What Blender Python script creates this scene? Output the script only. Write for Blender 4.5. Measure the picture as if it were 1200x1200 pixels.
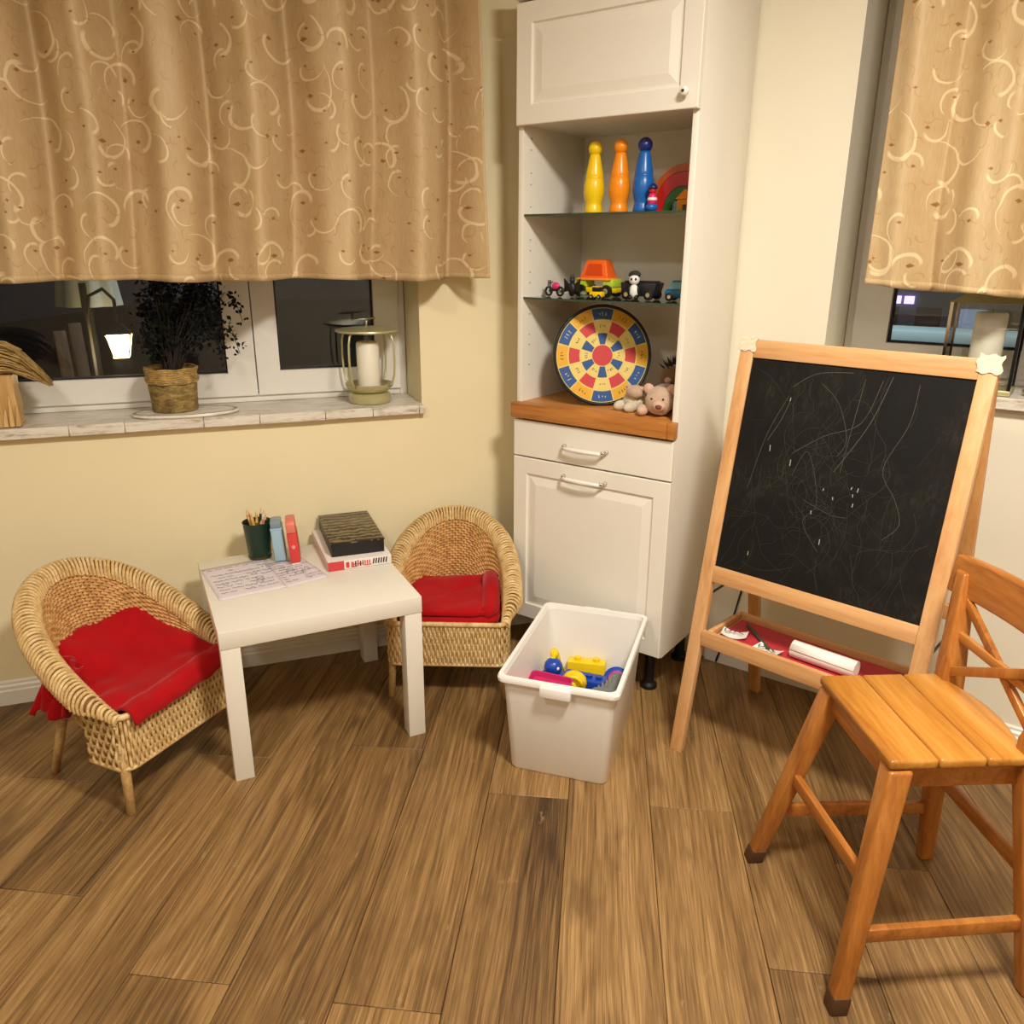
import bpy, bmesh, math, random
from mathutils import Vector, Matrix, noise
for o in list(bpy.data.objects): bpy.data.objects.remove(o)
S = bpy.context.scene
COL = S.collection
PI = math.pi
sin, cos = math.sin, math.cos

# ------------------------------------------------------------------ camera
CAM_H, PITCH, ROLL = 1.3868, .3184, -.0047
cd = bpy.data.cameras.new('camera'); cam = bpy.data.objects.new('camera', cd); COL.objects.link(cam)
cd.sensor_width = 36; cd.sensor_fit = 'HORIZONTAL'; cd.lens = 934.65/1200*36
cd.clip_start = .02; cd.clip_end = 200
cam.location = (0, 0, CAM_H)
cam.rotation_mode = 'XYZ'
cam.matrix_world = Matrix.Translation((0, 0, CAM_H)) @ Matrix.Rotation(PI/2-PITCH, 4, 'X') @ Matrix.Rotation(-ROLL, 4, 'Z')
S.camera = cam

# ------------------------------------------------------------------ world, exposure, room lamp and added fills
w = bpy.data.worlds.new('night'); S.world = w; w.use_nodes = True
w.node_tree.nodes['Background'].inputs[0].default_value = (.010, .013, .022, 1)
w.node_tree.nodes['Background'].inputs[1].default_value = .35
S.view_settings.view_transform = 'Standard'; S.view_settings.look = 'None'
S.view_settings.gamma = 1; S.view_settings.use_curve_mapping = False
S.view_settings.exposure = 0.36
def area_lamp(name, loc, size, power, col):
    l = bpy.data.lights.new(name, 'AREA'); l.shape = 'DISK'; l.size = size; l.energy = power; l.color = col
    o = bpy.data.objects.new(name, l); COL.objects.link(o); o.location = loc
    return o
WARM = (1, .94, .84)
area_lamp('ceiling_key_fill_light', (.60, .70, 2.44), .36, 54, WARM)
area_lamp('ceiling_key_fill_light', (-.95, .30, 2.44), .36, 17, WARM)  # added fill, keeps the left side from going dark
area_lamp('ceiling_key_fill_light', (-.1, -1.5, 2.44), .6, 15, WARM)  # added fill light behind the camera, no fixture known there

# ------------------------------------------------------------------ helpers
def lin(c):
    return tuple(((x/255)/12.92 if x/255 <= .04045 else ((x/255+.055)/1.055)**2.4) for x in c[:3]) + (1,)
class NT:
    def __init__(s, name):
        s.mat = bpy.data.materials.new(name); s.mat.use_nodes = True
        s.t = s.mat.node_tree; s.b = s.t.nodes['Principled BSDF']; s.out = s.t.nodes['Material Output']
    def n(s, typ, ins=None, **kw):
        d = s.t.nodes.new(typ)
        for k, v in kw.items(): setattr(d, k, v)
        for k, v in (ins or {}).items(): s.set(d.inputs[k], v)
        return d
    def set(s, sock, v):
        if isinstance(v, bpy.types.NodeSocket): s.t.links.new(v, sock)
        else: sock.default_value = v
    def m(s, op, a, b=0.0, c=0.0, clamp=False):
        d = s.n('ShaderNodeMath', operation=op); d.use_clamp = clamp
        s.set(d.inputs[0], a); s.set(d.inputs[1], b); s.set(d.inputs[2], c)
        return d.outputs[0]
    def v(s, op, a, b=(0, 0, 0), sc=None):
        d = s.n('ShaderNodeVectorMath', operation=op); s.set(d.inputs[0], a); s.set(d.inputs[1], b)
        if sc is not None: s.set(d.inputs['Scale'], sc)
        return d.outputs[1] if op in ('LENGTH', 'DOT_PRODUCT', 'DISTANCE') else d.outputs[0]
    def ramp(s, f, stops):
        d = s.n('ShaderNodeValToRGB'); s.set(d.inputs[0], f); e = d.color_ramp.elements
        while len(e) < len(stops): e.new(.5)
        for x, (p, c) in zip(e, stops): x.position = p; x.color = lin(c)
        return d.outputs[0]
    def mix(s, f, a, b, blend='MIX'):
        d = s.n('ShaderNodeMix', data_type='RGBA', blend_type=blend); s.set(d.inputs[0], f); s.set(d.inputs[6], a); s.set(d.inputs[7], b)
        return d.outputs[2]
    def noise(s, vec, scale, detail=3, rough=.5, dist=0):
        d = s.n('ShaderNodeTexNoise'); s.set(d.inputs['Vector'], vec); s.set(d.inputs['Scale'], scale); s.set(d.inputs['Detail'], detail); s.set(d.inputs['Roughness'], rough); s.set(d.inputs['Distortion'], dist)
        return d.outputs[0]
    def step(s, f, a, b):
        d = s.n('ShaderNodeMapRange', interpolation_type='SMOOTHSTEP'); s.set(d.inputs[0], f); s.set(d.inputs[1], a); s.set(d.inputs[2], b)
        return d.outputs[0]
    def obj(s): return s.n('ShaderNodeTexCoord').outputs['Object']
    def uv(s): return s.n('ShaderNodeTexCoord').outputs['UV']
    def bump(s, h, strength=.3, dist=.002):
        d = s.n('ShaderNodeBump'); s.set(d.inputs['Height'], h); s.set(d.inputs['Strength'], strength); s.set(d.inputs['Distance'], dist)
        s.t.links.new(d.outputs[0], s.b.inputs['Normal'])
    def base(s, v): s.set(s.b.inputs['Base Color'], v)
    def rough(s, v): s.set(s.b.inputs['Roughness'], v)
MATS = {}
def M(name, c, rough=.5, metal=0, var=.06, vs=30, bump=.0, bs=200, spec=.5, sheen=0, sss=0):
    """plain coloured procedural material with slight mottling and optional fine relief"""
    if name in MATS: return MATS[name]
    g = NT(name); o = g.obj(); c4 = lin(c)
    d = tuple(x*(1-var) for x in c4[:3])+(1,); l = tuple(min(1, x*(1+var)) for x in c4[:3])+(1,)
    f = g.noise(o, vs, 3)
    g.base(g.mix(f, d, l)); g.rough(rough); g.b.inputs['Metallic'].default_value = metal
    g.b.inputs['Specular IOR Level'].default_value = spec
    if sheen: g.b.inputs['Sheen Weight'].default_value = sheen
    if bump: g.bump(g.noise(o, bs, 4), bump, .003)
    MATS[name] = g.mat; return g.mat
def emit(name, c, power):
    g = NT(name); g.base((0, 0, 0, 1)); g.b.inputs['Emission Color'].default_value = lin(c); g.b.inputs['Emission Strength'].default_value = power
    return g.mat
def wood(name, dark, mid, light, axis=2, scale=1.0, rough=.42, bump=.12, rand=True):
    g = NT(name); o = g.obj()
    if rand:
        r = g.n('ShaderNodeObjectInfo').outputs['Random']
        cx = g.n('ShaderNodeCombineXYZ', {0: g.m('MULTIPLY', r, 7.3), 1: g.m('MULTIPLY', r, 13.1), 2: g.m('MULTIPLY', r, 3.7)}).outputs[0]
        o = g.v('ADD', o, cx)
    st = [1, 1, 1]; st[axis] = .07
    p = g.v('MULTIPLY', o, tuple(x*scale for x in st))
    f1 = g.noise(p, 26, 4, .6, .6); f2 = g.noise(p, 150, 3, .6); f3 = g.noise(p, 7, 2, .5, 1.5)
    f = g.m('ADD', g.m('MULTIPLY', f1, .5), g.m('ADD', g.m('MULTIPLY', f2, .25), g.m('MULTIPLY', f3, .25)))
    g.base(g.ramp(f, [(.34, dark), (.5, mid), (.68, light)])); g.rough(rough)
    g.bump(f2, bump, .001)
    return g.mat

class MB:
    def __init__(s): s.v = []; s.f = []; s.mi = []; s.uvs = {}
    def add(s, vs, fs, m=0):
        k = len(s.v); s.v += [tuple(p) for p in vs]; s.f += [tuple(i+k for i in f) for f in fs]; s.mi += [m]*len(fs); return s
    def box(s, x0, x1, y0, y1, z0, z1, m=0):
        return s.hexa([(x0, y0, z0), (x1, y0, z0), (x1, y1, z0), (x0, y1, z0), (x0, y0, z1), (x1, y0, z1), (x1, y1, z1), (x0, y1, z1)], m)
    def hexa(s, p, m=0):
        return s.add(p, [(3, 2, 1, 0), (4, 5, 6, 7), (0, 1, 5, 4), (1, 2, 6, 5), (2, 3, 7, 6), (3, 0, 4, 7)], m)
    def bar(s, a, b, wx, wy, up=(0, 0, 1), m=0, we=None):
        """rectangular bar from a to b; wx = size sideways, wy = size along up-ish"""
        a, b = Vector(a), Vector(b); d = (b-a).normalized(); u = Vector(up); x = d.cross(u).normalized(); y = x.cross(d).normalized()
        w2 = we or (wx, wy); P = []
        for q, (p, r) in ((a, (wx, wy)), (b, w2)):
            for sx, sy in ((-1, -1), (1, -1), (1, 1), (-1, 1)): P.append(q+x*sx*p/2+y*sy*r/2) if False else P.append(q+x*(sx*(p)/2)+y*(sy*(r)/2))
        return s.hexa(P, m)
    def tube(s, pts, r, n=8, closed=False, cap=True, m=0):
        pts = [Vector(p) for p in pts]; N = len(pts); rs = r if isinstance(r, (list, tuple)) else [r]*N
        k = len(s.v); prev = None
        for i, p in enumerate(pts):
            t = (pts[(i+1) % N]-pts[i-1]) if closed else (pts[min(i+1, N-1)]-pts[max(i-1, 0)])
            if t.length < 1e-9: t = Vector((0, 0, 1))
            t.normalize()
            if prev is None:
                prev = Vector((0, 0, 1)) if abs(t.z) < .9 else Vector((1, 0, 0))
            x = (prev - t*prev.dot(t))
            if x.length < 1e-6: x = t.orthogonal()
            x.normalize(); prev = x; y = t.cross(x)
            for j in range(n):
                a = 2*PI*j/n; s.v.append(tuple(p+(x*cos(a)+y*sin(a))*rs[i]))
        L = N if closed else N-1
        for i in range(L):
            for j in range(n):
                a = k+i*n+j; b = k+i*n+(j+1) % n; c = k+((i+1) % N)*n+(j+1) % n; d = k+((i+1) % N)*n+j
                s.f.append((a, b, c, d)); s.mi.append(m)
        if cap and not closed:
            s.f.append(tuple(k+j for j in reversed(range(n)))); s.f.append(tuple(k+(N-1)*n+j for j in range(n))); s.mi += [m, m]
        return s
    def lathe(s, prof, n=24, c=(0, 0, 0), m=0, sx=1, sy=1, cap=True):
        k = len(s.v)
        for r, z in prof:
            for j in range(n):
                a = 2*PI*j/n; s.v.append((c[0]+r*cos(a)*sx, c[1]+r*sin(a)*sy, c[2]+z))
        for i in range(len(prof)-1):
            for j in range(n):
                s.f.append((k+i*n+j, k+i*n+(j+1) % n, k+(i+1)*n+(j+1) % n, k+(i+1)*n+j)); s.mi.append(m)
        if cap:
            if prof[0][0] > 1e-5: s.f.append(tuple(k+j for j in reversed(range(n)))); s.mi.append(m)
            if prof[-1][0] > 1e-5: s.f.append(tuple(k+(len(prof)-1)*n+j for j in range(n))); s.mi.append(m)
        return s
    def ell(s, c, r, n=14, rings=8, m=0, rot=None, nz=0, seed=0):
        k = len(s.v); R = rot or Matrix.Identity(3); c = Vector(c)
        for i in range(rings+1):
            p = PI*i/rings
            for j in range(n):
                a = 2*PI*j/n; q = Vector((r[0]*sin(p)*cos(a), r[1]*sin(p)*sin(a), -r[2]*cos(p)))
                if nz: q *= 1+nz*noise.noise(q*40+Vector((seed, seed*2, 0)))
                s.v.append(tuple(c+R @ q))
        for i in range(rings):
            for j in range(n):
                s.f.append((k+i*n+j, k+i*n+(j+1) % n, k+(i+1)*n+(j+1) % n, k+(i+1)*n+j)); s.mi.append(m)
        return s
    def prism(s, poly, d0, d1, plane='xy', m=0):
        """extrude 2D polygon; plane xy -> along z, xz -> along y"""
        n = len(poly)
        def P(p, d): return (p[0], p[1], d) if plane == 'xy' else ((p[0], d, p[1]) if plane == 'xz' else (d, p[0], p[1]))
        vs = [P(p, d0) for p in poly]+[P(p, d1) for p in poly]
        fs = [tuple(range(n)), tuple(range(2*n-1, n-1, -1))]+[(i, i+n, (i+1) % n+n, (i+1) % n) for i in range(n)]
        return s.add(vs, fs, m)
    def grid(s, fn, nu, nv, m=0, uv=None):
        k = len(s.v)
        for i in range(nu+1):
            for j in range(nv+1):
                s.v.append(tuple(fn(i/nu, j/nv)))
                if uv: s.uvs[len(s.v)-1] = uv(i/nu, j/nv)
        for i in range(nu):
            for j in range(nv):
                a = k+i*(nv+1)+j; s.f.append((a, a+nv+1, a+nv+2, a+1)); s.mi.append(m)
        return s
    def strip(s, pts, w, nrm=(0, 0, 1), m=0, lift=0):
        """thin flat ribbon along pts lying in the plane with normal nrm"""
        pts = [Vector(p) for p in pts]; nv = Vector(nrm); k = len(s.v)
        for i, p in enumerate(pts):
            t = pts[min(i+1, len(pts)-1)]-pts[max(i-1, 0)]
            sd = nv.cross(t)
            if sd.length < 1e-9: sd = nv.orthogonal()
            sd.normalize(); s.v.append(tuple(p+sd*w/2+nv*lift)); s.v.append(tuple(p-sd*w/2+nv*lift))
        for i in range(len(pts)-1):
            s.f.append((k+2*i, k+2*i+2, k+2*i+3, k+2*i+1)); s.mi.append(m)
        return s
    def build(s, name, mat, parent=None, smooth=False, bevel=0, seg=2, loc=None, rz=0, rot=None, solid=0, sub=0, recalc=True):
        me = bpy.data.meshes.new(name); me.from_pydata(s.v, [], s.f)
        mats = mat if isinstance(mat, (list, tuple)) else [mat]
        for q in mats: me.materials.append(q)
        for p, i in zip(me.polygons, s.mi): p.material_index = i
        if s.uvs:
            ul = me.uv_layers.new(name='uv')
            for lp in me.loops: ul.data[lp.index].uv = s.uvs.get(lp.vertex_index, (0, 0))
        if recalc or bevel:
            bm = bmesh.new(); bm.from_mesh(me)
            if recalc: bmesh.ops.recalc_face_normals(bm, faces=bm.faces)
            if bevel:
                ed = [e for e in bm.edges if len(e.link_faces) == 2 and e.calc_face_angle(0) > .5]
                bmesh.ops.bevel(bm, geom=ed, offset=bevel, segments=seg, affect='EDGES', profile=.5)
            bm.to_mesh(me); bm.free()
        if smooth:
            for p in me.polygons: p.use_smooth = True
        o = bpy.data.objects.new(name, me); COL.objects.link(o)
        if smooth == 'auto' or bevel:
            for p in me.polygons: p.use_smooth = True
            me.set_sharp_from_angle(angle=.7)
        if parent: o.parent = parent
        if loc is not None: o.location = loc
        if rot is not None: o.rotation_euler = rot
        elif rz: o.rotation_euler = (0, 0, rz)
        if solid:
            q = o.modifiers.new('solid', 'SOLIDIFY'); q.thickness = solid; q.offset = 0
        if sub:
            q = o.modifiers.new('sub', 'SUBSURF'); q.levels = q.render_levels = sub
        return o
def tag(o, label, cat, group=None, kind=None):
    o['label'] = label; o['category'] = cat
    if group: o['group'] = group
    if kind: o['kind'] = kind
    return o
def thing(name, label, cat, loc=(0, 0, 0), rz=0, group=None, kind=None):
    o = bpy.data.objects.new(name, None); COL.objects.link(o); o.location = loc; o.rotation_euler = (0, 0, rz); o.empty_display_size = .05
    return tag(o, label, cat, group, kind)
def F(frame, a, b, z):
    X, Y, r = frame; return (X+cos(r)*a-sin(r)*b, Y+sin(r)*a+cos(r)*b, z)
def arc(c, r, a0, a1, n, z=0):
    return [(c[0]+r*cos(a0+(a1-a0)*i/n), c[1]+r*sin(a0+(a1-a0)*i/n), z) for i in range(n+1)]

LF = (-1.6796, 2.205, .35)           # left wall frame: a along the wall, b into the wall
CF = (.4769, 2.2677, -.6256)         # cabinet frame: front right corner, b into the depth
RF = (*F(CF, 0, .365, 0)[:2], -.6256)
K = Vector((.22474, 2.90014, 0))

# ------------------------------------------------------------------ materials of the setting
def plaster(name, c):
    g = NT(name); o = g.obj(); f = g.noise(o, 3.5, 4); c4 = lin(c)
    g.base(g.mix(f, tuple(x*.95 for x in c4[:3])+(1,), tuple(min(1, x*1.04) for x in c4[:3])+(1,))); g.rough(.75)
    g.bump(g.noise(o, 160, 4), .12, .002); return g.mat
m_wallL = plaster('cream_plaster', (240, 226, 186))
m_wallR = plaster('pale_plaster', (240, 232, 210))
m_ceil = plaster('ceiling_paint', (242, 238, 228))
m_white = M('white_lacquer', (238, 233, 222), .35, var=.02)
m_frame = M('window_white', (236, 232, 224), .35, var=.03)
m_dark = M('dark_underfloor', (25, 16, 9), .9)

def floor_mat():
    g = NT('oak_laminate'); o = g.obj()
    mp = g.n('ShaderNodeMapping', {'Vector': o, 'Rotation': (0, 0, .109)}).outputs[0]
    r = g.n('ShaderNodeObjectInfo').outputs['Random']
    off = g.n('ShaderNodeCombineXYZ', {0: g.m('MULTIPLY', r, 17.3), 1: g.m('MULTIPLY', r, 41.7), 2: g.m('MULTIPLY', r, 9.1)}).outputs[0]
    p = g.v('ADD', mp, off)
    warp = g.noise(g.v('MULTIPLY', p, (3.0, .9, 1)), 1.0, 2)
    pw = g.v('ADD', p, g.n('ShaderNodeCombineXYZ', {0: g.m('MULTIPLY', g.m('SUBTRACT', warp, .5), .11)}).outputs[0])
    grain = g.noise(g.v('MULTIPLY', pw, (135, 2.4, 1)), 1.0, 5, .66)
    fine = g.noise(g.v('MULTIPLY', p, (400, 7, 1)), 1.0, 3, .65)
    band = g.noise(g.v('MULTIPLY', pw, (13, 1.1, 1)), 1.0, 3, .55, .3)
    cath = g.noise(g.v('MULTIPLY', p, (2.6, .55, 1)), 1.0, 2, .5)
    ring = g.m('MULTIPLY', g.m('ADD', g.m('SINE', g.m('MULTIPLY', cath, 150)), 1), .5)
    cmask = g.step(g.noise(g.v('MULTIPLY', p, (5, 1.3, 1)), 1.0, 1), .54, .66)
    blot = g.noise(g.v('MULTIPLY', p, (9, 3.2, 1)), 1.0, 3, .6)
    f = g.m('ADD', g.m('MULTIPLY', grain, .40), g.m('ADD', g.m('MULTIPLY', band, .26), g.m('MULTIPLY', fine, .34)))
    f = g.m('ADD', f, g.m('MULTIPLY', g.m('SUBTRACT', r, .5), .09))
    f = g.m('SUBTRACT', f, g.m('MULTIPLY', g.m('MULTIPLY', g.m('SUBTRACT', 1, ring), cmask), .055))
    col = g.ramp(f, [(.34, (64, 43, 23)), (.45, (110, 81, 46)), (.53, (141, 107, 63)), (.66, (178, 142, 94))])
    col = g.mix(g.m('MULTIPLY', g.step(blot, .54, .72), .5), col, lin((84, 58, 30)))
    fleck = g.step(g.noise(g.v('MULTIPLY', p, (26, 10, 1)), 1.0, 4, .7), .64, .74)
    col = g.mix(g.m('MULTIPLY', fleck, .35), col, lin((186, 156, 110)))
    g.base(col); g.rough(g.m('ADD', .40, g.m('MULTIPLY', fine, .18)))
    g.bump(g.m('ADD', g.m('MULTIPLY', fine, .6), grain), .22, .0015)
    return g.mat
m_floor = floor_mat()

# ------------------------------------------------------------------ room shell
LEN = 4.0
dl = Vector((cos(LF[2]), sin(LF[2]), 0)); dr = Vector((cos(RF[2]), sin(RF[2]), 0))
PL = K-dl*LEN; PR = K+dr*LEN
nl = Vector((sin(LF[2]), -cos(LF[2]), 0)); nr = Vector((sin(RF[2]), -cos(RF[2]), 0))
# PL + s nl = PR + t nr
det = nl.x*(-nr.y)+nr.x*nl.y; dd = PR-PL
sL = (dd.x*(-nr.y)+nr.x*dd.y)/det
PB = PL+nl*sL
room = [K, PL, PB, PR]
HC = 2.5
def clip(poly, a, b, c):           # keep a x + b y <= c
    out = []
    for i in range(len(poly)):
        p, q = poly[i], poly[(i+1) % len(poly)]; dp = a*p[0]+b*p[1]-c; dq = a*q[0]+b*q[1]-c
        if dp <= 0: out.append(p)
        if dp*dq < 0: t = dp/(dp-dq); out.append((p[0]+(q[0]-p[0])*t, p[1]+(q[1]-p[1])*t))
    return out
fl = MB().prism([(p.x, p.y) for p in room], -.06, -.0095).build('floor', m_dark)
tag(fl, 'wood plank floor running across the whole room', 'floor', kind='structure')
PA = .109; PWD = .2139; U0 = .1732
random.seed(4)
rows = range(-16, 17)
known = {-1: 2.36, 0: 1.777, -2: 1.78, -3: 1.125, -5: 1.14, -7: 1.32, -4: 1.95, -6: 1.86, 1: 1.3, 2: 1.62, 3: 1.15, -8: 1.7}
for i in rows:
    u0 = U0+i*PWD+.0006; u1 = U0+(i+1)*PWD-.0006
    v0 = known.get(i, random.random()*1.25)
    for j in range(-8, 6):
        a0 = v0+j*1.28+.0006; a1 = a0+1.28-.0012
        poly = [(u*cos(PA)+v*sin(PA), -u*sin(PA)+v*cos(PA)) for u, v in ((u0, a0), (u1, a0), (u1, a1), (u0, a1))]
        for k in range(4):
            p, q = room[k], room[(k+1) % 4]; n = Vector((q.y-p.y, -(q.x-p.x), 0)); n.normalize()
            cen = (room[0]+room[1]+room[2]+room[3])/4
            if n.dot(cen-p) > 0: n = -n
            poly = clip(poly, n.x, n.y, n.dot(p)-.001) if poly else poly
        if len(poly) < 3: continue
        if min(p[1] for p in poly) < -2.6 and max(p[1] for p in poly) < -1.4: continue
        MB().prism(poly, -.009, 0).build('plank', m_floor, fl, bevel=.0012, seg=1)
# far strip of floor behind the camera, laid as one sheet
MB().prism([(p.x, p.y) for p in room], -.0094, -.009).build('underlay', m_floor, fl)
tag(MB().prism([(p.x, p.y) for p in room], HC, HC+.1).build('ceiling', m_ceil), 'plain white ceiling above the room', 'ceiling', kind='structure')

T = .30
def wall(name, frame, a0, a1, hole, mat, label):
    b = MB()
    if hole:
        h0, h1, z0, z1 = hole
        b.box(a0, h0, 0, T, 0, HC); b.box(h1, a1, 0, T, 0, HC); b.box(h0, h1, 0, T, 0, z0); b.box(h0, h1, 0, T, z1, HC)
    else: b.box(a0, a1, 0, T, 0, HC)
    o = b.build(name, mat, loc=(frame[0], frame[1], 0), rz=frame[2]); return tag(o, label, 'wall', kind='structure')
SILL_L, SILL_R, WTOP = .885, 1.02, 2.15
HL = (-.55, 1.458, SILL_L-.03, WTOP); HR = (.286, 1.36, SILL_R-.03, WTOP)
aK_L = 2.0272; aK_R = -.5748
wall('wall_left', LF, aK_L-LEN, aK_L, HL, m_wallL, 'cream plastered wall with the wide window behind the wicker chairs')
wall('wall_right', RF, aK_R, aK_R+LEN, HR, m_wallR, 'pale plastered wall behind the chalkboard easel')
ang = math.atan2((PL-PB).y, (PL-PB).x)
wall('wall_back', (PB.x, PB.y, ang), 0, (PL-PB).length, None, m_wallL, 'cream wall on the left behind the camera')
ang = math.atan2((PB-PR).y, (PB-PR).x)
wall('wall_rear', (PR.x, PR.y, ang), 0, (PB-PR).length, None, m_wallR, 'pale wall on the right behind the camera')
def baseboard(name, frame, a0, a1, label):
    b = MB()
    prof = [(0, 0), (-.016, 0), (-.016, .048), (-.012, .052), (-.012, .062), (-.007, .068), (-.007, .075), (0, .08)]
    n = len(prof); vs = [(a, p, z+.0005) for a in (a0, a1) for p, z in prof]
    b.add(vs, [tuple(range(n)), tuple(range(2*n-1, n-1, -1))]+[(i, i+n, (i+1) % n+n, (i+1) % n) for i in range(n)])
    tag(b.build(name, m_white, loc=F(frame, 0, -.0005, 0), rz=frame[2]), label, 'baseboard', kind='structure')
baseboard('baseboard_left', LF, aK_L-LEN, 1.9, 'white moulded baseboard along the cream wall behind the table')
baseboard('baseboard_right', RF, .01, aK_R+LEN, 'white moulded baseboard along the wall behind the easel')

# ------------------------------------------------------------------ windows
def thin_glass(name, tint=(1, 1, 1, 1), ior=1.5, refl=1.0):
    g = NT(name)
    for n in list(g.t.nodes):
        if n != g.out: g.t.nodes.remove(n)
    tr = g.n('ShaderNodeBsdfTransparent', {0: tint}); gl = g.n('ShaderNodeBsdfGlossy', {'Color': (1, 1, 1, 1), 'Roughness': .01})
    fr = g.n('ShaderNodeFresnel', {'IOR': ior}).outputs[0]
    mx = g.n('ShaderNodeMixShader', {0: g.m('MULTIPLY', fr, refl, clamp=True), 1: tr.outputs[0], 2: gl.outputs[0]})
    g.t.links.new(mx.outputs[0], g.out.inputs[0]); return g.mat
m_glass = thin_glass('window_glass', (.985, .985, .975, 1), 1.45)
m_seal = M('dark_gasket', (30, 28, 26), .6)
def stone_sill():
    g = NT('weathered_sill'); o = g.obj()
    p = g.v('MULTIPLY', o, (1, 6, 6))
    a = g.noise(p, 9, 5, .65); b = g.noise(p, 40, 4, .7); 
    col = g.ramp(g.m('ADD', g.m('MULTIPLY', a, .6), g.m('MULTIPLY', b, .4)), [(.32, (120, 104, 84)), (.42, (196, 184, 164)), (.5, (226, 218, 204)), (.7, (240, 234, 224))])
    g.base(col); g.rough(.32); g.bump(b, .25, .003); return g.mat
m_sill = stone_sill()
def sash(parent, a0, a1, z0, z1, st, rail, b0, top):
    """one casement: frame ring, gasket, pane; st = stile widths"""
    p0, p1, q0, q1 = a0+st[0], a1-st[1], z0+rail, z1-top
    m = MB()
    for x0, x1, y0, y1 in ((a0, p0, z0, z1), (p1, a1, z0, z1), (p0, p1, z0, q0), (p0, p1, q1, z1)): m.box(x0, x1, b0, b0+.06, y0, y1)
    s = m.build('sash', m_frame, parent)
    g = MB(); e = .006
    for x0, x1, y0, y1 in ((p0, p0+e, q0, q1), (p1-e, p1, q0, q1), (p0, p1, q0, q0+e), (p0, p1, q1-e, q1)): g.box(x0, x1, b0+.018, b0+.04, y0, y1)
    g.build('gasket', m_seal, s)
    MB().box(p0, p1, b0+.026, b0+.03, q0, q1).build('pane', m_glass, s)
    return s
def window(name, frame, hole, parts, sill_over, label, b0):
    t = thing(name, label, 'window', (frame[0], frame[1], 0), frame[2], kind='structure')
    h0, h1, z0, z1 = hole; z0 += .03
    m = MB(); w_ = .028; fb = b0+.012
    for x0, x1, y0, y1 in ((h0+.002, h0+w_, z0, z1-.002), (h1-w_, h1-.002, z0, z1-.002), (h0+w_, h1-w_, z0+.001, z0+.03), (h0+w_, h1-w_, z1-w_, z1-.002)): m.box(x0, x1, fb, fb+.07, y0, y1)
    m.build('window_frame', m_frame, t, bevel=.003)
    for a in parts: sash(t, *a)
    # sill board with overhang, in pieces
    s = MB(); random.seed(len(name)+int(h1*100)); x = h0+.001; 
    s.box(h0+.001, h1-.001, 0, b0+.07, z0-.029, z0)
    sl = s.build('window_sill', m_sill, t)
    while x < h1+sill_over:
        L = min(random.uniform(.1, .26), h1+sill_over-x)
        if L < .01: break
        MB().box(x, x+L-.0012, -.03, -.0005, z0-.031+random.uniform(-.001, .001), z0+random.uniform(-.0005, .0015)).build('sill_edge_piece', m_sill, sl, bevel=.002, seg=1)
        x += L
    return t
BW = .2
window('window_1', LF, HL, [(-.52, .936, .909, 2.12, (.085, .09), .077, BW, .08), (.94, 1.43, .909, 2.12, (.075, .085), .08, BW, .08)], .006,
       'white casement window with dark night panes above the wicker chairs', BW)
BR = .2
window('window_2', RF, HR, [(.312, .86, SILL_R+.022, 2.12, (.10, .09), .078, BR, .08), (.864, 1.33, SILL_R+.025, 2.12, (.09, .09), .08, BR, .08)], -.006,
       'white window in the right wall behind the easel', BR)

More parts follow.
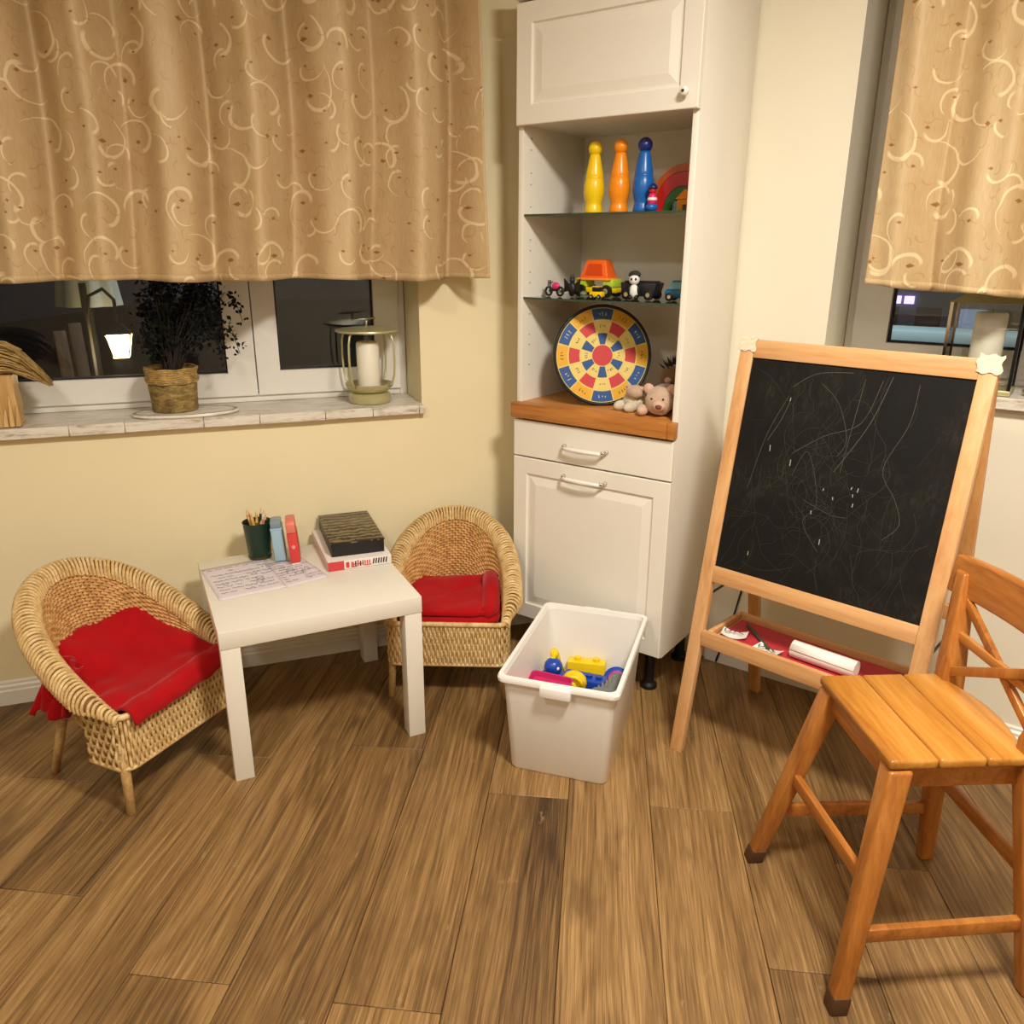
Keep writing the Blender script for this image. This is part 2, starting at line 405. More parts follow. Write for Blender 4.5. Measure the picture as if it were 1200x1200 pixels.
# ------------------------------------------------------------------ curtains
def curtain_mat():
    g = NT('embroidered_satin'); uv = g.uv()
    wob = g.noise(uv, 9.0, 2)
    base = g.mix(g.noise(g.v('MULTIPLY', uv, (260, 30, 1)), 1.0, 3), lin((182, 153, 110)), lin((212, 186, 143)))
    base = g.mix(g.m('MULTIPLY', g.step(wob, .4, .7), .4), base, lin((190, 155, 108)))
    def scroll(sc, off, r0, wd, lo):
        p = g.v('ADD', g.v('SCALE', uv, sc=sc), off)
        p = g.v('ADD', p, g.n('ShaderNodeCombineXYZ', {0: g.m('MULTIPLY', g.m('SUBTRACT', wob, .5), .35)}).outputs[0])
        vo = g.n('ShaderNodeTexVoronoi', {'Vector': p, 'Scale': 1.0, 'Randomness': .75}, voronoi_dimensions='2D')
        q = g.n('ShaderNodeSeparateXYZ', {0: g.v('SUBTRACT', p, vo.outputs['Position'])})
        rr = g.n('ShaderNodeSeparateColor', {0: vo.outputs['Color']})
        an = g.m('FRACT', g.m('ADD', g.m('DIVIDE', g.m('ARCTAN2', q.outputs[1], q.outputs[0]), 2*PI), g.m('ADD', rr.outputs[0], 1)))
        rad = g.m('MULTIPLY', g.m('ADD', .18, g.m('MULTIPLY', g.m('MULTIPLY', an, an), 1.05)), r0)
        dv = g.m('ABSOLUTE', g.m('SUBTRACT', vo.outputs['Distance'], rad))
        wid = g.m('MULTIPLY', g.m('SINE', g.m('MULTIPLY', an, PI)), wd)
        line = g.m('SUBTRACT', 1, g.step(dv, g.m('MULTIPLY', wid, .55), g.m('ADD', wid, .006)))
        line = g.m('MULTIPLY', line, g.m('MULTIPLY', g.step(an, lo, lo+.12), g.m('GREATER_THAN', rr.outputs[2], .18)))
        nz_ = g.noise(p, 6.0, 2)
        dq = g.m('ADD', g.m('ABSOLUTE', g.m('ADD', q.outputs[0], .06)), g.m('ADD', g.m('MULTIPLY', g.m('ABSOLUTE', g.m('SUBTRACT', q.outputs[1], .03)), 1.7), g.m('MULTIPLY', g.m('SUBTRACT', nz_, .5), .12)))
        dot = g.m('SUBTRACT', 1, g.step(dq, .045, .085))
        dot = g.m('MULTIPLY', dot, g.m('GREATER_THAN', rr.outputs[1], .45))
        return line, dot
    l1, d1 = scroll(7.2, (0, 0, 0), .46, .045, .30)
    l2, d2 = scroll(10.5, (3.3, 7.7, 0), .44, .05, .45)
    l3, d3 = scroll(19, (8.3, 1.7, 0), .34, .06, .5)
    ln = g.m('MAXIMUM', l1, l2)
    c = g.mix(g.m('MULTIPLY', ln, .7), base, lin((240, 220, 178)))
    c = g.mix(g.m('MULTIPLY', l3, .35), c, lin((168, 122, 66)))
    c = g.mix(g.m('MULTIPLY', g.m('MAXIMUM', d1, d2), .85), c, lin((138, 90, 38)))
    g.base(c); g.rough(g.m('SUBTRACT', .5, g.m('MULTIPLY', ln, .12)))
    g.b.inputs['Specular IOR Level'].default_value = .35
    g.bump(g.m('ADD', g.m('MULTIPLY', ln, .6), g.noise(g.v('MULTIPLY', uv, (90, 260, 1)), 1.0, 3)), .28, .0015)
    return g.mat
m_curt = curtain_mat()
m_metal = M('brushed_steel', (190, 188, 182), .3, 1, .03)
def curtain(frame, a0, a1, z0, z1, seed, label, dzr, lean, folds):
    t = thing('curtain', label, 'curtain', (frame[0], frame[1], 0), frame[2], 'gathered gold curtains')
    random.seed(seed); L = a1-a0
    ph = [random.uniform(0, 6.28) for _ in range(6)]
    def fold(s, v):
        x = s*L+lean*(1-v)*.5
        k = 2*PI/folds
        q = .5*k*x+ph[0]+.55*sin(2.9*x+ph[1])+.18*v+.12*sin(5*v+ph[2])
        wv = -.115*(sin(q)**2+.008)**.5 + .016*sin(2.1*q+ph[3]+1.3*v) + .006*sin(5.3*q+2*v)
        wv += .016*noise.noise(Vector((x*6, v*2.4, seed)))
        return wv*(1.1-.2*v)+.045
    def fn(s, v):
        a = a0+s*(L+.016*(1-v)) + .010*(1-v)*sin(9*s+ph[4])*(1-s) - .012*v*sin(PI*min(1, s*8)*.5)*0
        z = z0+dzr*s+(z1-z0-dzr*s)*v
        if v == 0: z += .004*sin(26*s+ph[5])
        return (a, -.085+fold(s, v), z)
    m = MB().grid(fn, 420, 40, uv=lambda s, v: (s*L*1.25+seed*.37, v*(z1-z0)))
    o = m.build('cloth', m_curt, t, smooth=True, solid=.0015, recalc=False)
    h = MB().grid(lambda s, v: (lambda p: (p[0], p[1]-.0018, p[2]))(fn(s, v*.02)), 420, 2, uv=lambda s, v: (s*L*1.25+seed*.37, v*.02))
    h.build('hem', m_curt, t, smooth=True, solid=.003, recalc=False)
    MB().tube([(a0-.05, -.085, z1+.012), (a1+.05, -.085, z1+.012)], .012, 12).build('curtain_rail', m_metal, t, smooth=True)
    for a in (a0+.1, a1-.1): MB().tube([(a, -.085, z1+.012), (a, 0, z1+.012)], .006, 8).build('bracket', m_metal, t)
    return t
curtain(LF, -.7, 1.632, 1.299, 2.2, 3, 'wide gold embroidered curtain hanging over the left window', -.003, .10, .215)
curtain(RF, .402, 1.5, 1.300, 2.2, 8, 'gold embroidered curtain beside the tall cabinet over the right window', -.07, -.05, .24)

# ------------------------------------------------------------------ night outside
m_ground = M('wet_asphalt', (46, 50, 54), .35, var=.3, vs=3, bump=.3, bs=40)
tag(MB().box(-14, 26, 3.2, 34, -.9, -.6).build('ground', m_ground), 'dark wet ground outside the windows at night', 'ground', kind='structure')
e_lamp = emit('lamp_glow', (255, 220, 140), 22)
m_iron = M('black_iron', (24, 22, 20), .5, .6)
t = thing('garden_lantern', 'lit lantern on a dark bracket post outside the left window', 'lantern', F(LF, .455, .95, -.6), LF[2])
def pyr(z0, r0, z1, r1):
    return [(x*r0, y*r0, z0) for x, y in ((-1, -1), (1, -1), (1, 1), (-1, 1))]+[(x*r1, y*r1, z1) for x, y in ((-1, -1), (1, -1), (1, 1), (-1, 1))]
MB().hexa(pyr(1.565, .028, 1.655, .046)).build('glass_shade', e_lamp, t)
for sx in (-1, 1):
    for sy in (-1, 1): MB().bar((sx*.028, sy*.028, 1.57), (sx*.045, sy*.045, 1.66), .005, .005).build('cage_bar', m_iron, t)
MB().hexa(pyr(1.658, .05, 1.70, .012)).build('cap', m_iron, t)
MB().tube([(0, 0, 1.69), (0, 0, 1.79), (-.04, .04, 1.83), (-.1, .1, 1.80), (-.12, .12, 1.70)], .007, 8).build('bracket', m_iron, t)
MB().tube([(-.12, .12, 0), (-.12, .12, 1.85)], .014, 8).build('post', m_iron, t)
l = bpy.data.lights.new('lantern_bulb', 'POINT'); l.energy = 4; l.color = (1, .8, .5); l.shadow_soft_size = .04
lo = bpy.data.objects.new('lantern_bulb', l); COL.objects.link(lo); lo.parent = t; lo.location = (0, 0, 1.54)
m_oldwood = wood('weathered_timber', (52, 38, 26), (88, 68, 48), (120, 96, 70), 2)
for i, (a, b, la) in enumerate(((.36, .62, 'brown timber plank leaning outside the left window nearest the lantern'), (.30, .66, 'brown timber plank leaning outside the left window farther from the lantern'))):
    tag(MB().bar(F(LF, a+.04, b, -.6), F(LF, a-.03, b+.12, 1.12-.03*i), .045, .02).build('timber_plank', m_oldwood, bevel=.002), la, 'plank')
m_reflect = M('grey_reflection', (150, 152, 140), .8)
t = thing('reflection_standin', 'pale cone on a pole added in place of a reflection in the left window', 'reflection_prop', F(LF, .33, 1.25, -.6), LF[2])  # made-up cone, stands in for a pale reflection in the pane
MB().lathe([(.012, 0), (.012, 2.5)], 10).build('pole', m_iron, t)
c = MB()
c.grid(lambda s, v: ((.03+.09*(1-v)+.012*sin(8*2*PI*s)*(1-v))*cos(2*PI*s), (.03+.09*(1-v)+.012*sin(8*2*PI*s)*(1-v))*sin(2*PI*s), 1.75+.7*v), 48, 6)
c.build('reflection_cone', m_reflect, t, smooth=True)
# street seen through the right window
m_fac = M('grey_facade', (96, 104, 116), .8, var=.2, vs=2)
m_fac2 = M('dark_facade', (58, 62, 70), .8, var=.2, vs=3); e_win = emit('lit_window', (120, 150, 190), .5); e_sign = emit('lit_sign', (206, 186, 255), 1.5)
t = thing('street_building', 'bluish building with lit shop windows across the street', 'building', F(RF, 1.2, 9.5, -.6), RF[2])
MB().box(-5, 9, 0, 3, 0, 5).build('facade', m_fac, t)
for i in range(14):
    MB().box(-4.9+i*.52, -4.6+i*.52, -.03, .0, .75, 1.28).build('window', (e_win, m_seal, m_fac2)[i*7 % 3], t)
for x0, x1 in ((-2.60, -2.50), (-2.46, -2.34)):
    MB().box(x0, x1, -.06, -.031, 1.32, 1.42).build('lit_sign', e_sign, t)
m_snow = M('pale_snow', (188, 206, 204), .6)
t = thing('snowy_wall', 'low garden wall topped with pale snow outside the right window', 'wall', F(RF, .6, 3.0, -.6), RF[2]+.06)
MB().box(-2.5, 3.5, 0, .3, 0, 1.42).build('wall', m_fac2, t)
MB().box(-2.52, 3.52, -.03, .33, 1.422, 1.53).build('snow_cap', m_snow, t, bevel=.03)
t = thing('street_fill_lamp', 'added unseen lamp lighting the snowy wall outside the right window', 'street lamp', F(RF, -2.2, 1.6, -.6), RF[2]+PI)  # unseen lamp, added to light the front of the snowy wall
MB().tube([(0, 0, 0), (0, 0, 4.2), (-.2, 0, 4.45), (-.7, 0, 4.5)], .04, 10).build('pole', m_iron, t)
MB().ell((-.85, 0, 4.47), (.2, .09, .05)).build('lamp_head', emit('street_fill_glow', (205, 232, 255), 20), t, smooth=True)
l = bpy.data.lights.new('street_fill_bulb', 'POINT'); l.energy = 350; l.color = (.75, .9, 1); l.shadow_soft_size = .1
lo = bpy.data.objects.new('street_fill_bulb', l); COL.objects.link(lo); lo.parent = t; lo.location = (-.85, 0, 4.36)

# ------------------------------------------------------------------ tall cabinet
W_, D_ = .57, .36
cab = thing('tall_cabinet', 'tall white corner cabinet with open glass shelves, drawer and panelled doors', 'cabinet', (CF[0], CF[1], 0), CF[2])
m_cab = M('cabinet_white', (240, 235, 222), .3, var=.015)
m_counter = wood('oak_board', (150, 88, 34), (188, 122, 56), (214, 152, 84), 0)
m_black = M('black_plastic', (16, 15, 15), .45)
m_chrome = M('chrome', (215, 212, 205), .15, 1, .02)
m_porc = M('white_porcelain', (240, 236, 228), .2)
TOPZ = 2.10
MB().box(-.018, 0, 0, D_, .15, TOPZ).build('side_panel', m_cab, cab, bevel=.0015)
MB().box(-W_, -W_+.018, 0, D_, .15, TOPZ).build('side_panel', m_cab, cab, bevel=.0015)
MB().box(-W_+.018, -.018, D_-.012, D_-.004, .15, TOPZ).build('back_panel', m_cab, cab)
MB().box(-W_+.018, -.018, .004, D_-.013, .15, .168).build('bottom_panel', m_cab, cab)
MB().box(-W_+.018, -.018, .004, D_-.013, 1.735, 1.753).build('shelf_panel', m_cab, cab)
MB().box(-W_, 0, 0, D_, TOPZ, TOPZ+.018).build('top_panel', m_cab, cab)
cb = MB().box(-W_-.004, -.019, -.032, D_-.013, .866, .914)
cb.box(-.019, .0035, -.032, -.0005, .866, .914)
cb = cb.build('counter_board', m_counter, cab, bevel=.003); cb['label'] = 'oiled oak counter board'
def door(name, a0, a1, z0, z1, fw=.052, bw=.036, b0=-.02, panel=True):
    m = MB(); d = -b0
    def ring(i, dep): return [(a0+i, b0+dep, z0+i), (a1-i, b0+dep, z0+i), (a1-i, b0+dep, z1-i), (a0+i, b0+dep, z1-i)]
    if panel:
        lv = [ring(0, d-.0005), ring(0, .002), ring(.002, 0), ring(fw, 0), ring(fw+.004, .006), ring(fw+.010, .0065), ring(fw+bw, .0015)]
    else: lv = [ring(0, d-.0005), ring(0, .002), ring(.002, 0)]
    k = 4; vs = [p for r in lv for p in r]; fs = [(3, 2, 1, 0)]
    for i in range(len(lv)-1):
        for j in range(4): fs.append((i*4+j, i*4+(j+1) % 4, (i+1)*4+(j+1) % 4, (i+1)*4+j))
    n = (len(lv)-1)*4; fs.append((n, n+1, n+2, n+3))
    m.add(vs, fs); return m.build(name, m_cab, cab)
m_seam = M('door_seam', (196, 182, 156), .5)
def bow_handle(parent, a0, a1, z, b0=-.02):
    for a in (a0, a1):
        MB().tube([(a, b0, z), (a, b0-.004, z), (a, b0-.012, z+.001), (a+(.010 if a == a0 else -.010), b0-.024, z-.002)], [.007, .006, .0045, .0045], 10).build('handle_post', m_chrome, parent, smooth=True)
    MB().tube([(a0+.008+(a1-a0-.016)*i/8, b0-.024-.006*sin(PI*i/8), z-.003) for i in range(9)], [.0055+.002*sin(PI*i/8) for i in range(9)], 10).build('handle', m_porc, parent, smooth=True)
def level2(o, name, mb, mat, **k): return mb.build(name, mat, o, **k)
ud = door('door', -.566, .003, 1.731, 2.044)
kn = MB().tube([(-.03, -.02, 1.77), (-.03, -.032, 1.77)], .006, 12).tube([(-.03, -.032, 1.77), (-.03, -.036, 1.77), (-.03, -.044, 1.77)], [.010, .013, .009], 16)
level2(ud, 'knob', kn, m_porc, smooth=True); level2(ud, 'knob_screw', MB().tube([(-.03, -.0435, 1.77), (-.03, -.0455, 1.77)], .004, 10), M('dark_bronze', (92, 70, 40), .4, .7))
MB().box(-.568, .004, -.024, -.0005, 2.05, TOPZ+.018).build('cornice', m_cab, cab, bevel=.004)
dr_ = door('drawer', -.568, .0, .739, .858, panel=False); bow_handle(dr_, -.369, -.217, .796)
ld = door('door', -.568, .0, .158, .734); bow_handle(ld, -.369, -.217, .697)
for z in (1.238, 1.482):
    g = MB().box(-W_+.019, -.019, .006, D_-.014, z, z+.006)
    s = g.build('glass_shelf', thin_glass('shelf_glass', (.86, .93, .89, 1), 1.5) if 'shelf_glass' not in bpy.data.materials else bpy.data.materials['shelf_glass'], cab)
    MB().box(-W_+.019, -.019, .004, .0055, z, z+.006).build('glass_edge', M('green_glass_edge', (58, 74, 60), .2), s)
for x in (-W_+.0185, ):
    for z in [1.03+.032*i for i in range(22)]:
        if 1.22 < z < 1.26 or 1.47 < z < 1.5: continue
        if (int(z*1000) % 3): MB().tube([(x, .04, z), (x+.0006, .04, z)], .0022, 8).build('peg_hole', M('peg_shadow', (110, 100, 84), .8), cab)
for a in (-.065, -.505):
    for b in (.06, .3):
        MB().lathe([(.028, 0), (.028, .012), (.017, .02), (.017, .125), (.03, .14), (.03, .15)], 18, (a, b, 0)).build('foot', m_black, cab, smooth='auto')

# ------------------------------------------------------------------ things on the cabinet shelves
def on_cab(a, b, z): return F(CF, a, b, z)
Z1, Z2, ZC = 1.4885, 1.2445, .9145
def skittle(a, b, mat, label, hd):
    t = thing('toy_skittle', label, 'skittle', on_cab(a, b, Z1), 0, 'toy skittles on the upper glass shelf')
    H = .205/.215
    body = [(.026, 0), (.028, .006), (.026, .016), (.024, .024), (.0235, .03), (.028, .045), (.031, .062), (.030, .085), (.0265, .1), (.0255, .102), (.0265, .106), (.026, .115), (.021, .14), (.0165, .163), (.0145, .17)]
    MB().lathe([(r, z*H) for r, z in body], 24).build('body', mat, t, smooth=True)
    MB().ell((0, 0, .187*H), (.0205, .0205, .0205), 18, 12).build('head', hd, t, smooth=True)
    MB().lathe([(.0262, .1005*H), (.0272, .103*H), (.0262, .1055*H)], 24, cap=False).build('ring', mat, t, smooth=True)
my = M('yellow_plastic', (244, 206, 20), .3); mo = M('orange_plastic', (246, 146, 22), .3); mb = M('blue_plastic', (22, 98, 178), .3); mdb = M('navy_plastic', (20, 40, 110), .3)
skittle(-.358, .09, my, 'yellow plastic skittle on the upper glass shelf', my)
skittle(-.273, .09, mo, 'orange plastic skittle between the yellow and blue ones', mo)
skittle(-.196, .09, mb, 'blue plastic skittle with a darker navy head', mdb)
mp = M('pink_plastic', (222, 38, 116), .35); mr = M('red_plastic', (206, 34, 30), .35); mw = M('white_plastic', (236, 234, 228), .35)
t = thing('toy_figure', 'small toy figure with blue cap and pink body beside the blue skittle', 'toy', on_cab(-.148, .055, Z1), .3)
MB().ell((0, 0, .012), (.018, .014, .012)).build('base', mb, t, smooth=True)
MB().lathe([(.010, .018), (.013, .026), (.011, .042), (.008, .048)], 14).build('body', mp, t, smooth=True)
MB().lathe([(.0135, .030), (.0138, .034), (.0128, .037)], 14, cap=False).build('belt', mw, t, smooth=True)
MB().ell((0, 0, .056), (.010, .010, .010)).build('head', mr, t, smooth=True)
MB().lathe([(.014, .06), (.013, .066), (.007, .073), (0, .075)], 14).build('cap', mdb, t, smooth=True)
t = thing('toy_rainbow_arch', 'red and green nested arch toy at the cabinet corner', 'toy', on_cab(-.124, .21, Z1), CF[2]+.2)
def archpoly(r0, r1, n=16): return [(r1*cos(PI*i/n), r1*sin(PI*i/n)*1.35) for i in range(n+1)]+[(r0*cos(PI-PI*i/n), r0*sin(PI-PI*i/n)*1.35) for i in range(n+1)]
MB().prism(archpoly(.085, .10), -.02, .02, 'xz').build('arch', M('toy_orange_red', (196, 84, 22), .4), t)
MB().prism(archpoly(.056, .084), -.021, .021, 'xz').build('arch', mr, t)
MB().prism(archpoly(.034, .055), -.02, .02, 'xz').build('arch', M('toy_green', (40, 112, 30), .4), t)
MB().box(-.03, .03, -.018, .018, 0, .035).build('block', M('toy_pale_blue', (150, 176, 178), .4), t, bevel=.003)
t = thing('toy_house', 'small orange toy house in front of the arch toy', 'toy', on_cab(-.075, .13, Z1), CF[2])
MB().box(-.024, .024, -.018, .018, 0, .034).build('wall', M('toy_amber', (222, 152, 28), .4), t, bevel=.002)
MB().prism([(-.03, .034), (.03, .034), (0, .062)], -.021, .021, 'xz').build('roof', mo, t, bevel=.002)
MB().box(-.006, .006, -.0195, -.0175, .002, .02).build('door', M('toy_brown', (96, 56, 22), .5), t)

def wheel(t, x, y, z, r, w, mat=None, hub=None):
    o = MB().tube([(x, y-w/2, z), (x, y-w/2+.001, z), (x, y+w/2-.001, z), (x, y+w/2, z)], [r*.8, r, r, r*.8], 18).build('wheel', mat or m_black, t, smooth='auto')
    MB().tube([(x, y-w/2-.001, z), (x, y+w/2+.001, z)], r*.45, 12).build('hub', hub or m_chrome, o)
    return o
yc = CF[2]
t = thing('toy_motorcycle', 'black toy motorcycle with pink fairing at the left of the lower glass shelf', 'toy', on_cab(-.487, .085, Z2), yc-.1)
for x in (-.024, .022):
    r = MB().tube([(x+.0125*cos(a*PI/8), 0, .016+.0125*sin(a*PI/8)) for a in range(16)], .0038, 8, closed=True).build('wheel', m_black, t, smooth=True)
    MB().tube([(x, -.004, .016), (x, .004, .016)], .005, 10).build('hub', m_chrome, r)
MB().box(-.020, .018, -.005, .005, .016, .026).build('frame', m_black, t, bevel=.002)
MB().ell((.004, 0, .032), (.015, .008, .012)).build('fairing', mp, t, smooth=True)
MB().tube([(-.018, -.013, .044), (-.014, 0, .042), (-.018, .013, .044)], .0022, 6).build('handlebar', m_chrome, t)
MB().box(-.026, -.018, -.006, .006, .03, .05).build('windshield', M('smoky_plastic', (120, 124, 130), .2), t, bevel=.002)
t = thing('toy_bat_figure', 'black winged toy figure between the motorcycle and the orange truck', 'toy', on_cab(-.432, .10, Z2), yc)
MB().ell((0, 0, .024), (.013, .010, .0235), nz=.1).build('body', m_black, t, smooth=True)
MB().ell((0, 0, .05), (.009, .009, .009)).build('head', M('dark_violet', (42, 26, 56), .5), t, smooth=True)
for s in (-1, 1):
    MB().prism([(s*.006, .035), (s*.030, .056), (s*.027, .03), (s*.032, .012), (s*.016, .018), (s*.006, .012)], -.002, .002, 'xz').build('wing', m_black, t)
    MB().lathe([(.004, 0), (0, .014)], 8, (s*.005, 0, .055)).build('ear', m_black, t)
lime = M('lime_plastic', (186, 214, 60), .35); mor = M('bright_orange', (244, 104, 24), .3)
t = thing('toy_dump_truck', 'orange and lime toy dump truck on the lower glass shelf', 'toy', on_cab(-.372, .16, Z2), yc)
MB().box(-.068, .068, -.03, .03, .014, .030).build('chassis', my, t, bevel=.004)
MB().box(-.070, -.030, -.030, .030, .030, .056).build('cab_front', lime, t, bevel=.005)
MB().box(.030, .070, -.030, .030, .030, .056).build('tail', lime, t, bevel=.005)
MB().hexa([(-.052, -.033, .056), (.052, -.033, .056), (.052, .033, .056), (-.052, .033, .056), (-.034, -.02, .112), (.034, -.02, .112), (.034, .02, .112), (-.034, .02, .112)]).build('hopper', mor, t, bevel=.005)
MB().hexa([(-.032, -.0325, .066), (.032, -.0325, .066), (.032, -.028, .066), (-.032, -.028, .066), (-.024, -.025, .100), (.024, -.025, .100), (.024, -.02, .100), (-.024, -.02, .100)]).build('hopper_window', M('deep_orange', (214, 70, 14), .35), t)
MB().box(-.062, .062, -.036, .036, .051, .058).build('hopper_rim', M('light_orange', (252, 150, 60), .3), t, bevel=.002)
for x in (-.045, .048):
    for s in (-1, 1): wheel(t, x, s*.033, .019, .019, .014)
t = thing('toy_car', 'tiny yellow toy jeep in front of the orange dump truck', 'toy', on_cab(-.312, .05, Z2), yc, 'toy cars on the lower glass shelf')
MB().box(-.021, .021, -.012, .012, .007, .022).build('body', my, t, bevel=.003)
MB().box(-.013, .013, -.010, .010, .022, .036).build('cabin', m_black, t, bevel=.003)
MB().box(-.012, .012, -.011, .011, .035, .038).build('roof', my, t)
for x in (-.013, .013):
    for s in (-1, 1): wheel(t, x, s*.011, .007, .007, .006)
t = thing('toy_ball', 'small grey toy ball beside the tiny yellow jeep', 'toy', on_cab(-.365, .06, Z2)); MB().ell((0, 0, .011), (.011, .011, .011)).build('ball', M('grey_green', (110, 124, 96), .5), t, smooth=True); MB().lathe([(.0111, -.001), (.0114, 0), (.0111, .001)], 16, (0, 0, .011), cap=False).build('seam', m_black, t)
t = thing('toy_car', 'black open toy car carrying the panda figure', 'toy', on_cab(-.198, .12, Z2), yc, 'toy cars on the lower glass shelf')
MB().hexa([(-.05, -.026, .01), (.05, -.026, .01), (.05, .026, .01), (-.05, .026, .01), (-.061, -.03, .05), (.061, -.03, .05), (.061, .03, .05), (-.061, .03, .05)]).build('body', M('charcoal_plastic', (34, 36, 40), .35), t, bevel=.006)
MB().box(-.05, .05, -.02, .02, .0495, .054).build('seat', m_black, t, bevel=.002)
for x in (-.036, .036):
    for s in (-1, 1): wheel(t, x, s*.028, .015, .015, .01)
t = thing('toy_panda', 'black and white toy panda in front of the black car', 'toy', on_cab(-.2, .072, Z2), yc+.3)
MB().ell((0, 0, .026), (.014, .012, .020)).build('body', mw, t, smooth=True)
h = MB().ell((0, 0, .058), (.016, .014, .015)).build('head', mw, t, smooth=True)
for s in (-1, 1):
    MB().ell((s*.012, 0, .072), (.006, .004, .006), 10, 6).build('ear', m_black, h, smooth=True)
    MB().ell((s*.006, -.0125, .060), (.0035, .002, .004), 8, 5).build('eye_patch', m_black, h, smooth=True)
    MB().ell((s*.014, -.003, .030), (.005, .006, .012), 10, 6).build('arm', m_black, t, smooth=True)
    MB().ell((s*.009, -.006, .008), (.006, .009, .008), 10, 6).build('leg', m_black, t, smooth=True)
MB().ell((0, .004, .075), (.017, .012, .009)).build('hood', M('dark_hair', (46, 38, 32), .8), h, smooth=True)
t = thing('toy_car', 'blue toy car at the right end of the lower glass shelf', 'toy', on_cab(-.073, .12, Z2), yc+.12, 'toy cars on the lower glass shelf')
mbc = M('petrol_blue', (26, 110, 150), .3)
MB().box(-.042, .042, -.024, .024, .010, .034).build('body', mbc, t, bevel=.008)
MB().hexa([(-.034, -.021, .033), (.03, -.021, .033), (.03, .021, .033), (-.034, .021, .033), (-.024, -.016, .054), (.02, -.016, .054), (.02, .016, .054), (-.024, .016, .054)]).build('cabin', M('pale_blue_window', (120, 170, 184), .15), t, bevel=.003)
MB().box(-.022, .018, -.015, .015, .0535, .058).build('roof', mbc, t, bevel=.002)
for x in (-.026, .026):
    for s in (-1, 1): wheel(t, x, s*.022, .012, .012, .008)

# dartboard
RD = .156
LEAN = .16
db = thing('dartboard', 'round black-rimmed target board with coloured fields leaning behind the plush toys', 'dartboard', (0.285, 2.52, ZC+.001), .16)
db.rotation_euler = (-LEAN, 0, .10)
MB().tube([(0, 0, RD), (0, .022, RD)], RD, 64).build('board', m_black, db, smooth='auto')
rim = MB().tube([((RD-.004)*cos(2*PI*i/64), -.002, RD+(RD-.004)*sin(2*PI*i/64)) for i in range(64)], .005, 8, closed=True); rim.build('rim', m_black, db, smooth=True)
cream = M('dart_cream', (232, 208, 120), .6); dred = M('dart_red', (204, 62, 66), .6); dblue = M('dart_blue', (44, 84, 142), .6); dyel = M('dart_yellow', (230, 172, 46), .6); dink = M('dart_ink', (52, 44, 34), .7); dwh = M('dart_white', (226, 224, 220), .7)
MB().tube([(0, -.0012, RD), (0, -.0002, RD)], RD-.008, 64).build('face', cream, db)
def sector(r0, r1, a0, a1, y, n=6):
    pts = [(r1*cos(a0+(a1-a0)*i/n), r1*sin(a0+(a1-a0)*i/n)) for i in range(n+1)]+[(r0*cos(a1-(a1-a0)*i/n), r0*sin(a1-(a1-a0)*i/n)) for i in range(n+1)]
    return MB().prism([(x, z+RD) for x, z in pts], y, -.0011, 'xz')
Rf = RD-.009
random.seed(12)
for k in range(12):
    ca = PI/2-k*PI/6; hw = PI/12-.018
    even = k % 2 == 0
    for r0, r1, me, mo_ in ((.235, .47, dblue, cream), (.50, .73, cream, dred), (.76, .985, dblue, dyel)):
        mt = me if even else mo_
        g = .018/(r0+r1)
        q = sector(Rf*r0, Rf*r1, ca-PI/12+g*1.4, ca+PI/12-g*1.4, -.0018).build('field', mt, db)
        if (r0 > .7) or mt is cream:
            mk = MB(); rm = Rf*(r0+r1)/2; ink = dwh if mt is dblue else dink
            wd = .018 if r0 > .7 else .012
            for j in range(3):
                off = (j-1)*wd*.55/ max(rm, .01); pts = []
                for i in range(5):
                    aa = ca+off+random.uniform(-.3, .3)*wd/rm*.5; rr = rm+random.uniform(-.5, .5)*wd*.8
                    pts.append((rr*cos(aa), -.0019, RD+rr*sin(aa)))
                mk.strip(pts, .0014, (0, -1, 0), lift=.0002)
            mk.build('print', ink, q)
MB().tube([(0, -.002, RD), (0, -.0011, RD)], Rf*.22, 32).build('bullseye', dred, db)

# plush toys
def plush(name, c, c2=None): return M(name, c, .95, var=.14, vs=60, bump=.9, bs=260, spec=.1, sheen=.4)
pk = plush('plush_pinkish', (196, 168, 142)); pk2 = plush('plush_muzzle', (214, 176, 150)); ppale = plush('plush_pale', (214, 202, 176))
mnose = M('plush_nose', (120, 66, 56), .6)
t = thing('plush_pig', 'pinkish beige plush animal lying on the counter with its snout forward', 'plush toy', on_cab(-.085, .05, ZC), CF[2]+.25)
MB().ell((0, .09, .042), (.05, .06, .042), 18, 12, nz=.08).build('body', pk, t, smooth=True)
h = MB().ell((0, 0, .045), (.043, .040, .043), 18, 12, nz=.05, seed=2).build('head', pk, t, smooth=True)
MB().ell((.006, -.036, .036), (.020, .016, .016), 14, 8).build('snout', pk2, h, smooth=True)
MB().ell((.008, -.051, .036), (.010, .003, .007), 10, 6).build('nose', mnose, h, smooth=True)
for s in (-1, 1):
    MB().ell((s*.034, .004, .078), (.016, .007, .018), 12, 8, rot=Matrix.Rotation(s*.6, 3, 'Y')).build('ear', pk2, h, smooth=True)
    MB().ell((s*.017, -.035, .056), (.0035, .003, .0035), 8, 5).build('eye', m_black, h, smooth=True)
MB().ell((-.047, -.012, .017), (.017, .030, .017), 12, 8).build('paw', pk2, t, smooth=True)
t = thing('plush_lamb', 'pale plush lamb leaning against the dartboard', 'plush toy', on_cab(-.185, .085, ZC), CF[2]-.3)
MB().ell((0, 0, .030), (.038, .036, .030), 16, 10, nz=.12, seed=5).build('body', ppale, t, smooth=True)
h = MB().ell((.020, -.018, .062), (.031, .026, .021), 16, 10, nz=.08, seed=7).build('head', pk, t, smooth=True)
